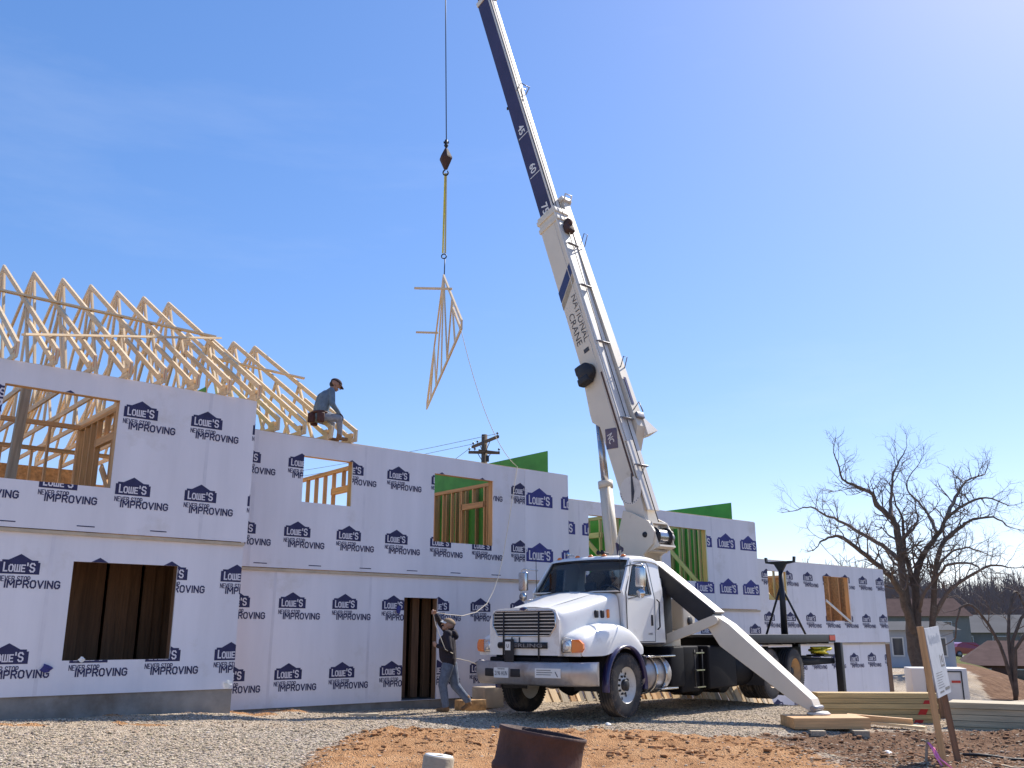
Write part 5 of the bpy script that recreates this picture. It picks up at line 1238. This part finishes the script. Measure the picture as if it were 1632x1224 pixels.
# box and blocks beside the man
q = W(.55, .75, 0); b = MB(); b.box((0, 0, .10), (.55, .3, .2), bev=.008); M = MW @ Matrix(); Mz = Matrix((fu, -fn, ZUP)).transposed().to_4x4(); Mz.translation = G(q.x, q.y)
tag(b.build('cardboard_box', 'osb', None, Mz), 'low brown cardboard box behind the man by the doorway', 'box')
q = W(1.15, .55, 0); b = MB(); b.box((0, 0, .20), (.5, .4, .4), bev=.015); Mz = Mz.copy(); Mz.translation = G(q.x, q.y)
tag(b.build('cream_block', 'fascia_tan', None, Mz), 'cream coloured block on the gravel behind the truck bumper', 'block')
b = MB(); p = G(-2.55, 16.9, .03); b.box((0, 0, 0), (.5, .22, .05), bev=.01); Mz = Matrix.Rotation(.25, 4, 'Z'); Mz.translation = p
tag(b.build('wood_offcut', 'grey_wood', None, Mz), 'flat weathered wood offcut lying on the gravel', 'wood')
# rope coil on the tail tray
YR = empty('yellow_rope', MT @ Vector((-9.5, 1.05, .88)), 'tangled heap of yellow rope on the tail tray', 'rope')
rr = random.Random(5)
for k in range(12):
    cx, cy, cz, ra = -9.5 + rr.uniform(-.22, .22), 1.05 + rr.uniform(-.10, .10), .91 + .012 * k, rr.uniform(.10, .22); tl_ = rr.uniform(-.3, .3)
    b = MB(); b.tube([(cx + ra * 1.3 * math.cos(a), cy + ra * .7 * math.sin(a), cz + tl_ * ra * math.cos(a + k) * .5) for a in [2 * PI * j / 16 for j in range(17)]], .026, 6, cap=False); b.build('loop', 'yellow', YR, MT)
# notice board on two leaning posts
SG = empty('notice_board', G(5.3, 12.2), 'leaning permit notice board on two wooden posts in the dirt', 'sign')
p0, p1_ = Vector((5.21, 12.0, -.06)), Vector((5.10, 12.0, 1.585)); q0, q1 = Vector((5.63, 12.55, -.08)), Vector((5.50, 12.62, 1.50))
board('post', p0, p1_, .075, .045, 'fir', SG, up=(.3, 1, 0)); board('post', q0, q1, .075, .045, 'dark_wood', SG, up=(.3, 1, 0))
pa, pb, pc, pd = Vector((5.135, 11.99, 1.56)), Vector((5.62, 12.68, 1.60)), Vector((5.69, 12.68, .77)), Vector((5.215, 11.99, .735))
def sg(u, v, h=0): 
    p = (pd.lerp(pc, u)).lerp(pa.lerp(pb, u), v); nn = (pb - pa).cross(pd - pa).normalized(); nn = nn if nn.y < 0 else -nn; return p + nn * h
b = MB(); vs = [sg(u, v, h) for h in (.012, -.004) for u, v in ((0, 0), (1, 0), (1, 1), (0, 1))]; b.add(vs, [(0, 1, 2, 3), (7, 6, 5, 4), (0, 1, 5, 4), (1, 2, 6, 5), (2, 3, 7, 6), (3, 0, 4, 7)]); pn = b.build('panel', 'sign_white', SG)
b = MB(); rr = random.Random(2)
def mark(u0, u1, v0, v1): b.add([sg(u, v, .0145) for u, v in ((u0, v0), (u1, v0), (u1, v1), (u0, v1))], [(0, 1, 2, 3)])
for k in range(9): mark(.14 + .085 * k, .20 + .085 * k, .74 + rr.uniform(0, .03), .84 + rr.uniform(0, .06))
b.build('picture', 'siding', pn)
b = MB(); mark(.62, .66, .40, .58); mark(.86, .90, .40, .58); mark(.66, .86, .40, .43); mark(.72, .80, .46, .56)
for k in range(7): mark(.15, .5 + rr.uniform(0, .3), .12 + .035 * k, .128 + .035 * k)
mark(.2, .5, .05, .075); mark(.6, .95, .06, .1); b.build('printed_lines', 'wall_grey', pn)
# survey stake with pink ribbon
SK = empty('survey_stake', G(5.0, 12.05), 'small wooden stake tied with pink ribbon in front of the notice board', 'stake')
s0 = G(5.0, 12.05, -.05); s1 = s0 + Vector((.06, 0, .33)); board('stake', s0, s1, .03, .015, 'grey_wood', SK, up=(0, 1, 0))
for e in (0, 1):
    b = MB(); pts = [s1 + Vector((0, -.02, -.03)), s1 + Vector((.03 + .02 * e, -.05, -.10)), s1 + Vector((.05 + .03 * e, -.10, -.20)), s1 + Vector((.10 + .10 * e, -.14, -.31))]
    b.grid([[p + Vector((-.016, 0, .004)), p + Vector((.016, .004, 0))] for p in pts]); b.build('ribbon', 'pink', SK, mods=[('SOLIDIFY', {'thickness': .002})])
# sticks, straps and litter in the dirt at the right
for (x0, y0, x1, y1, m, lb) in ((5.75, 12.2, 6.25, 11.75, 'pine_pale', 'thin pale stick lying right of the notice board'), (6.1, 13.9, 7.6, 13.2, 'black_metal', 'upper of the two dark strips lying in the dirt at the right'), (5.9, 13.0, 7.2, 12.3, 'black_metal', 'lower of the two dark strips lying in the dirt at the right')):
    b = MB(); b.tube([G(x0 + (x1 - x0) * k / 8, y0 + (y1 - y0) * k / 8, .03) for k in range(9)], .012 if m != 'black_metal' else .02, 6); tag(b.build('stick' if m != 'black_metal' else 'plastic_strip', m), lb, 'stick' if m != 'black_metal' else 'strip')
for x, y, s, lb in ((5.65, 14.9, .07, 'crumpled white scrap left of the notice board'), (1.55, 15.9, .05, 'white paper scrap on the gravel in front of the truck wheel'), (5.75, 17.15, .16, 'crumpled white plastic bag beside the outrigger foot')):
    b = MB(); bm = bmesh.new(); bmesh.ops.create_icosphere(bm, subdivisions=2, radius=s)
    for v in bm.verts: v.co *= 1 + .5 * noise.noise(v.co * 9 / s * .1); v.co.z *= .6
    b.bm(bm); o = b.build('litter', 'paper', None, Matrix.Translation(G(x, y, s * .3))); tag(o, lb, 'litter')

# ------------------------------------------------------------------ trees
LIMBS = {
'A':[(18.89, 45.0, 1.1), (18.51, 44.66, 2.18), (18.11, 44.31, 3.3), (17.59, 43.97, 4.04), (16.47, 43.63, 4.93), (15.35, 43.29, 5.73), (14.7, 42.94, 5.77), (13.96, 42.6, 5.51)],
'B':[(18.69, 45.0, 1.1), (18.68, 45.0, 2.03), (18.58, 45.0, 3.94), (18.54, 45.0, 6.21), (18.23, 45.0, 7.01), (17.68, 45.0, 7.49), (17.53, 45.0, 8.06), (16.76, 45.0, 8.47), (16.15, 45.0, 8.79), (15.92, 45.0, 9.86)],
'B2':[(18.27, 45.0, 6.97), (18.52, 45.32, 7.7), (18.85, 45.64, 8.98), (19.41, 45.96, 9.87), (19.94, 46.28, 10.53)],
'C':[(18.48, 45.0, 4.88), (17.92, 45.4, 5.62), (17.0, 45.8, 6.3), (16.38, 46.2, 6.83), (15.72, 46.6, 7.21), (15.13, 47.0, 7.68), (14.58, 47.4, 7.64)],
'D':[(19.0, 45.0, 1.1), (19.11, 45.09, 2.8), (19.27, 45.18, 3.88), (19.52, 45.27, 4.66), (20.15, 45.36, 5.61), (20.84, 45.44, 6.34), (21.28, 45.53, 7.0), (22.21, 45.62, 7.58), (23.37, 45.71, 8.0), (24.5, 45.8, 7.6)],
'D2':[(20.46, 45.0, 6.21), (20.51, 45.64, 6.93), (20.31, 46.28, 7.83), (20.14, 46.92, 8.42), (20.4, 47.56, 9.12), (21.38, 48.2, 10.1)],
'E':[(19.62, 45.0, 1.1), (19.66, 44.82, 1.81), (19.91, 44.63, 3.92), (20.29, 44.45, 5.45), (21.26, 44.27, 6.37), (21.6, 44.09, 6.66), (22.71, 43.9, 6.8), (23.18, 43.72, 6.39)],
'Fq':[(19.16, 45.0, 2.49), (19.21, 44.36, 3.3), (19.82, 43.72, 4.25), (20.1, 43.08, 4.58), (20.7, 42.44, 4.54), (20.78, 41.8, 4.13)],
'G':[(19.74, 45.0, 2.11), (20.37, 44.52, 3.31), (21.08, 44.04, 3.97), (22.08, 43.56, 4.54), (22.66, 43.08, 4.43)],
'I':[(21.03, 45.0, 6.93), (21.93, 45.8, 8.01), (23.01, 46.6, 8.97), (24.39, 47.4, 9.44)],
'H':[(18.79, 45.0, 5.94), (19.27, 45.0, 6.29), (19.57, 45.0, 6.77)],
'A2':[(18.89, 45.0, 1.1), (19.15, 45.26, 3.57), (19.04, 45.51, 5.15), (19.12, 45.77, 6.05), (19.28, 46.02, 6.97), (19.07, 46.28, 7.83)],
'J':[(20.16, 45.0, 4.33), (21.14, 45.53, 5.23), (22.24, 46.07, 5.56), (23.21, 46.6, 5.4)],
}
def grow(b, p, d, L, r, lvl, rnd, spread=.72, up=.26):
    """one wandering branch with forks"""
    n = 4 if lvl < 2 else 3; pts = [p]; q = p.copy(); dd = d.normalized()
    for k in range(n):
        dd = (dd + Vector((rnd.gauss(0, .22), rnd.gauss(0, .22), rnd.gauss(0, .2) + up * (.6 if lvl < 2 else .3)))).normalized(); q = q + dd * L / n; pts.append(q)
    b.tube(pts, [r * (1 - .75 * k / n) for k in range(n + 1)], 4 if lvl < 2 else 3, cap=False)
    if lvl >= 3: return
    for k in range(rnd.randint(4, 5) if lvl < 2 else 3):
        t = rnd.uniform(.3, 1.0); i = min(n - 1, int(t * n)); o = pts[i].lerp(pts[i + 1], t * n - i); dv = (pts[i + 1] - pts[i]).normalized()
        side = Vector((rnd.gauss(0, 1), rnd.gauss(0, 1), rnd.gauss(0, .8))); side -= dv * side.dot(dv); side.normalize()
        grow(b, o, dv * (1 - spread * .5) + side * spread, L * rnd.uniform(.42, .66), r * .52, lvl + 1, rnd, spread, up)
def bare_tree(name, label, limbs, r0, rnd, step=.5, first=1.5, group=None):
    base = limbs[0][1][0]; root = empty(name, (base.x, base.y, ground_z(base.x, base.y)), label, 'tree', group)
    tb_, cb = MB(), MB()
    for main, pts, ra, rb in limbs:
        sm = []; n = len(pts)
        for i in range(n - 1):
            a0 = pts[max(i - 1, 0)]; a1 = pts[i]; a2 = pts[i + 1]; a3 = pts[min(i + 2, n - 1)]
            for k in range(4):
                t = k / 4; sm.append(.5 * ((2 * a1) + (a2 - a0) * t + (2 * a0 - 5 * a1 + 4 * a2 - a3) * t * t + (3 * a1 - a0 - 3 * a2 + a3) * t ** 3))
        sm.append(pts[-1]); m = len(sm)
        sm = [p + Vector((rnd.gauss(0, .02), rnd.gauss(0, .02), rnd.gauss(0, .02))) for p in sm]
        (tb_ if main else cb).tube(sm, [ra + (rb - ra) * (k / (m - 1)) ** .8 for k in range(m)], 8 if main else 6)
        acc = 0; total = sum((sm[i + 1] - sm[i]).length for i in range(m - 1))
        nxt = total * (.42 if main else .18)
        for i in range(m - 1):
            L = (sm[i + 1] - sm[i]).length; acc += L
            while acc > nxt:
                dv = (sm[i + 1] - sm[i]).normalized(); side = Vector((rnd.gauss(0, 1), rnd.gauss(0, 1), rnd.gauss(.15, .8))); side -= dv * side.dot(dv); side.normalize()
                k = nxt / total; rr = (ra + (rb - ra) * k) * .42
                grow(cb, sm[i + 1], dv * .55 + side * .85, rnd.uniform(.75, 1.25) * first, max(.012, rr), 1, rnd); nxt += step * rnd.uniform(.6, 1.3)
        grow(cb, sm[-1], sm[-1] - sm[-2], first, rb, 1, rnd)
    tb_.build('trunk', 'bark', root, recenter=False); cb.build('crown', 'twig', root, recenter=False)
    return root
def build_tree():
    rnd = random.Random(11); L = []
    rad = dict(A=(.26, .035), B=(.30, .03), B2=(.10, .02), C=(.13, .025), D=(.26, .025), D2=(.09, .02), E=(.22, .025), Fq=(.11, .03), G=(.13, .03), I=(.11, .03), H=(.10, .05), A2=(.2, .04), J=(.08, .03))
    for k, v in LIMBS.items():
        pts = [Vector(p) for p in v]; main = k in ('A', 'B', 'D', 'E', 'A2')
        if main:
            f = pts[0]; gx = 19.15 + (f.x - 19.15) * .55; pts.insert(0, Vector((gx, f.y, ground_z(gx, f.y) - .2)))
        L.append((main, pts, *rad[k]))
    bare_tree('bare_tree', 'large spreading leafless tree beyond the right end of the houses', L, .3, rnd, .33, 1.2)
    # small arching tree in front of the far houses
    rnd = random.Random(4); L = []; bx_, by_ = 20.6, 40.0; gz_ = ground_z(bx_, by_)
    for k, (dx, dy, h, w) in enumerate(((.5, .2, 4.3, 2.6), (-.6, 0, 4.0, -1.6), (.3, .3, 4.6, 1.2), (.2, -.3, 3.6, 3.0))):
        p = [Vector((bx_, by_, gz_)), Vector((bx_ + dx * .6, by_ + dy, gz_ + h * .55)), Vector((bx_ + dx + w * .35, by_ + dy * 2, gz_ + h * .9)), Vector((bx_ + dx + w * .75, by_ + dy * 3, gz_ + h * .92)), Vector((bx_ + dx + w, by_ + dy * 3, gz_ + h * .62))]
        L.append((True, p, .09, .03))
    bare_tree('bare_tree', 'small leafless tree with arching branches behind the notice board', L, .1, rnd, .5, 1.0)
build_tree()
def build_wood():
    """the far leafless wood on the ridge: one mass"""
    b = MB(); rnd = random.Random(8)
    for k in range(3600):
        Y = rnd.uniform(150, 300); X = Y * rnd.uniform(.30, .85); z = ground_z(X, Y) - .3; h = rnd.uniform(4, 8.5) * rnd.choice((.8, 1, 1, 1.35))
        p = Vector((X, Y, z)); top = p + Vector((rnd.gauss(0, .5), 0, h)); b.tube([p, p.lerp(top, .5) + Vector((rnd.gauss(0, .2), 0, 0)), top], [.16, .1, .03], 3, cap=False, smooth=False)
        for j in range(5):
            t = rnd.uniform(.3, .9); o = p.lerp(top, t); b.tube([o, o + Vector((rnd.gauss(0, 1.1), rnd.gauss(0, .6), rnd.uniform(.8, 2.4)))], [.07, .03], 3, cap=False, smooth=False)
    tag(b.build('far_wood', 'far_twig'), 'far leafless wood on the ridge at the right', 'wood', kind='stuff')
    b = MB()
    for k in range(560):
        Y = rnd.uniform(150, 220); X = Y * rnd.uniform(.30, .85); z = ground_z(X, Y)
        bm = bmesh.new(); bmesh.ops.create_icosphere(bm, subdivisions=1, radius=rnd.uniform(.7, 1.8), matrix=Matrix.Translation((X, Y, z + .5)))
        for v in bm.verts: v.co += Vector((rnd.gauss(0, .3), rnd.gauss(0, .3), rnd.gauss(0, .35)))
        b.bm(bm)
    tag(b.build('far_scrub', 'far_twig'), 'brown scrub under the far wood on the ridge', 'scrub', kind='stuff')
build_wood()

# ------------------------------------------------------------------ far buildings, road and cars
def house(name, label, x, y, w, d, hgt, roof_h, wall_m, roof_m, wins, rot=0, base=None, over=.4, hip=0.0, doors=()):
    z = ground_z(x, y) if base is None else base; M = Matrix.Rotation(rot, 4, 'Z'); M.translation = Vector((x, y, z)); H = empty(name, (x, y, z), label, 'building')
    b = MB(); b.box((0, 0, hgt / 2 - .4), (w, d, hgt + .8)); b.build('wall', wall_m, H, M)
    W2, D2 = w / 2 + over, d / 2 + over; b = MB(); r = W2 * (1 - hip)
    b.add([(-W2, -D2, hgt), (W2, -D2, hgt), (W2, D2, hgt), (-W2, D2, hgt), (-r, 0, hgt + roof_h), (r, 0, hgt + roof_h)], [(0, 1, 5, 4), (2, 3, 4, 5), (1, 2, 5), (3, 0, 4), (0, 3, 2, 1)]); b.build('roof', roof_m, H, M)
    for (cx, cz, ww, hh) in wins:
        b = MB(); b.box((cx, -d / 2 - .03, cz), (ww + .16, .08, hh + .16)); f = b.build('window', 'white_box', H, M)
        b = MB(); b.box((cx, -d / 2 - .075, cz), (ww, .02, hh)); b.build('glass', 'pane', f, M)
    for (cx, ww, hh, m) in doors: b = MB(); b.box((cx, -d / 2 - .04, hh / 2), (ww, .1, hh)); b.build('door', m, H, M)
    return H
house('brick_house', 'low brick house with a brown roof at the right edge below the road', 41.5, 74, 13, 9, 2.1, 1.75, 'brick', 'roof_brown', [(-5.2, 1.3, 1.0, 1.0), (-2.6, 1.3, 1.0, 1.0)], rot=R(-24), hip=.35, doors=((.2, 2.3, 1.9, 'black_metal'), (3.6, 2.3, 1.9, 'black_metal')))
house('warehouse', 'long low warehouse with a pale grey roof beneath the far wood', 76, 132, 46, 18, 3.0, 2.4, 'wall_grey', 'roof_grey', [(-16 + 4.5 * i, 1.9, 2.0, 1.2) for i in range(8)], rot=R(-8), hip=.05)
gh = max(2.0, .6 - ground_z(23.4, 56))
house('grey_house', 'pale blue grey house just beyond the end unit, left of the tree trunk', 23.4, 56, 3.6, 5, gh, .5, 'siding', 'roof_grey', [(-1.1, gh - .9, .5, .9), (0, gh - .9, .5, .9), (1.1, gh - .9, .5, .9)], rot=R(-18), hip=.3)
house('far_house', 'dark brown house half hidden by branches beyond the parked cars', 50.5, 118, 9, 7, 2.6, 2.2, 'wall_grey', 'roof_brown', [(-2.6, 1.4, 1.2, 1.1), (1.8, 1.4, 1.2, 1.1)], rot=R(-10), hip=.2)
# white site box with a dark framed door
bx0 = Vector((15.75, 36.2, 0)); bx0.z = -1.0; Mb = Matrix.Rotation(R(-14), 4, 'Z'); Mb.translation = bx0
SB = empty('site_box', bx0, 'white metal site box with a dark framed door beyond the end unit', 'box')
b = MB(); b.box((0, 0, .63), (1.9, 1.6, 1.30), bev=.02); b.build('shell', 'white_box', SB, Mb)
for q in ((-.45, .58, .04, 1.16), (.75, .58, .04, 1.16)): b = MB(); b.box((q[0], -.81, q[1]), (q[2], .03, q[3])); b.build('door_frame', 'black_metal', SB, Mb)
b = MB(); b.box((.15, -.81, 1.17), (1.24, .03, .04)); b.build('door_frame', 'black_metal', SB, Mb)
b = MB(); b.box((.55, -.81, .82), (.3, .03, .08)); b.build('label_plate', 'red_lens', SB, Mb)
# white board box on a brown post behind the notice board
WB = empty('post_box', G(8.55, 19.6), 'tall pale box on a brown post directly behind the notice board', 'box')
pz = G(8.6, 19.6); board('post', pz, Vector((8.56, 19.6, 1.35)), .14, .14, 'dark_wood', WB, up=(0, 1, 0))
b = MB(); b.box((8.45, 19.55, 1.02), (.16, .28, .66), bev=.01); b.build('box', 'fascia_tan', WB)
b = MB(); bm = bmesh.new(); bmesh.ops.create_icosphere(bm, subdivisions=2, radius=.15)
for v in bm.verts: v.co = Vector((v.co.x * 1.0, v.co.y, v.co.z * .35)) * (1 + .3 * noise.noise(v.co * 12))
b.bm(bm); b.v = [(x + 8.5, y + 19.55, z + 1.38) for x, y, z in b.v]; b.build('wrapping', 'paper', WB)
# road on the far side, laid on the slope
rows = []
for k in range(60):
    x = 22 + k * 2.2; y = 92 + 8 * math.sin(k * .03) + .10 * k; rows.append([(x, y + o, ground_z(x, y + o) + .06) for o in (-3.2, -1, 1, 3.2)])
b = MB(); b.grid(rows); tag(b.build('road', 'asphalt'), kind='structure')
rows = []
for k in range(40):
    y = 45 + k * 1.25; x = 29 + 12 * (k / 39) ** 1.3 - 3 * math.sin(k / 39 * PI); rows.append([(x + o, y, ground_z(x + o, y) + .06) for o in (-1.8, 0, 1.8)])
def car(label, m, x, y, rot, suv=False, z=None):
    z = ground_z(x, y) + .1 if z is None else z; M = Matrix.Rotation(rot, 4, 'Z'); M.translation = Vector((x, y, z)); C = empty('parked_car', (x, y, z), label, 'car', 'cars parked along the far road')
    h = 1.72 if suv else 1.42
    pr = [(-2.2, .45), (-2.25, .75), (-2.1, .95), (-1.55, 1.0), (-1.2, h - .12), (-.8, h), (.55, h - .02), (1.25, 1.0), (2.05, .88), (2.25, .65), (2.2, .38), (-2.0, .36)] if not suv else [(-2.2, .45), (-2.25, .9), (-2.15, 1.1), (-2.0, h - .08), (-1.6, h), (.5, h - .02), (1.15, 1.12), (2.05, 1.0), (2.25, .75), (2.2, .42), (-2.0, .4)]
    b = MB(); n = len(pr); rws = [[(a, yy * (1 if z_ < 1.02 else .86), z_) for a, z_ in pr] for yy in (-.86, -.80, .80, .86)]
    rws[0] = [(a * .97, yy_, z_) for (a, yy_, z_) in rws[0]]; rws[3] = [(a * .97, yy_, z_) for (a, yy_, z_) in rws[3]]
    b.grid(rws, closed=True, smooth=False); b.f += [list(range(n)), list(range(4 * n - 1, 3 * n - 1, -1))]; b.m += [0, 0]; b.sm += [False, False]; b.build('body', m, C, M, fix=True)
    for s in (-1, 1): b = MB(); b.plate([[(-1.15 if not suv else -1.85, 1.03), (-.95 if not suv else -1.75, h - .14), (.40, h - .14), (.95, 1.05)]], lambda a, c: (a, s * (.755 if c > 1.02 else .80), c), .02, (0, s, 0)); b.build('side_glass', 'pane', C, M)
    for s in (-1, 1):
        for xx in (-1.35, 1.4):
            b = MB(); b.lathe([(0, -.1), (.31, -.1), (.33, -.06), (.33, .06), (.31, .1), (0, .1)], (xx, s * .80, .33), (0, s, 0), 16); wl_ = b.build('wheel', 'rubber', C, M)
            b = MB(); b.lathe([(0, .11), (.2, .11), (.21, .09)], (xx, s * .80, .33), (0, s, 0), 12); b.build('rim', 'grey_metal', wl_, M)
car('red car on the far road seen between the branches', 'car_red', 43.2, 92.0, R(12)); car('dark parked off-road car left of the white cars on the far road', 'car_dark', 52.0, 95.5, R(4), True)
car('white parked car at the right edge on the far road', 'car_white', 57.2, 97.5, R(6)); car('second white car parked behind the dark one on the far road', 'car_white', 55.5, 100.5, R(6))

# ------------------------------------------------------------------ utility pole and wires
UP = empty('utility_pole', (-1.36, 45, 0), 'wooden utility pole with two crossarms rising behind the roofline', 'utility pole')
b = MB(); b.tube([(-1.36, 45, -.5), (-1.36, 45, 11.0)], [.2, .15], 12); b.build('pole', 'pole_wood', UP)
armA = (Vector((-2.0, 46.2, 10.62)), Vector((-.66, 43.6, 10.62))); armB = (Vector((-2.15, 45.15, 10.15)), Vector((-.6, 45.15, 10.12)))
for k, (a, c) in enumerate((armA, armB)):
    board('crossarm', a, c, .11, .13, 'pole_wood', UP)
    d = (c - a).normalized()
    for t in (.28, .72): b = MB(); b.tube([a.lerp(c, t), Vector((-1.36, 45 - .12, a.z - .65))], .018, 5); b.build('brace', 'black_metal', UP)
    for t in (.03, .2, .97): b = MB(); b.lathe([(.015, 0), (.015, .06), (.05, .07), (.06, .11), (.03, .16), (0, .17)], a.lerp(c, t) + ZUP * .065, ZUP, 10); b.build('insulator', 'car_dark', UP)
board('crossarm', armB[0] + Vector((.5, -.3, .02)), armB[1] + Vector((-.12, -.3, -.06)), .11, .13, 'pole_wood', UP)
b = MB(); b.box((-1.2, 44.7, 9.75), (.16, .16, .3), bev=.02); b.build('bracket', 'black_metal', UP)
for i, (a, off, dz) in enumerate(((armA[0], Vector((-34, 22, .6)), -.9), (armA[1], Vector((-34, 22, .6)), -.9), (armB[0], Vector((-6, 4.5, -3.2)), -.1))):
    pts = [a + off * (k / 10) + ZUP * (.15 + dz * 4 * (k / 10) * (1 - k / 10)) for k in range(11)]
    b = MB(); b.tube(pts, .012, 4); tag(b.build('power_wire', 'grey_metal'), ('far one of the two thin wires running left from the upper crossarm', 'near one of the two thin wires running left from the upper crossarm', 'guy wire slanting down left from the lower crossarm')[i], 'wire')

# ------------------------------------------------------------------ tape and loose wrap on the walls
for hs_, (t, off, z, m, sc) in ((H1, (-7.32, O1 + .01, 1.02, 'blue_print', .09)), (H2, (-.72, .01, 1.96, 'blue_print', .09)), (H1, (-4.56, O1 + .012, .72, 'paper', .08)), (H1, (-6.85, O1 + .012, 1.14, 'paper', .06))):
    b = MB(); pts = [(sc * math.cos(a) * random.uniform(.5, 1.1), sc * math.sin(a) * random.uniform(.4, 1.0)) for a in [2 * PI * k / 9 for k in range(9)]]
    b.add([(0, 0, .03)] + [(x, y, random.uniform(.004, .03)) for x, y in pts], [(0, k + 1, (k + 1) % 9 + 1) for k in range(9)]); b.build('loose_tape', m, hs_, wall_matrix(t, off, z))
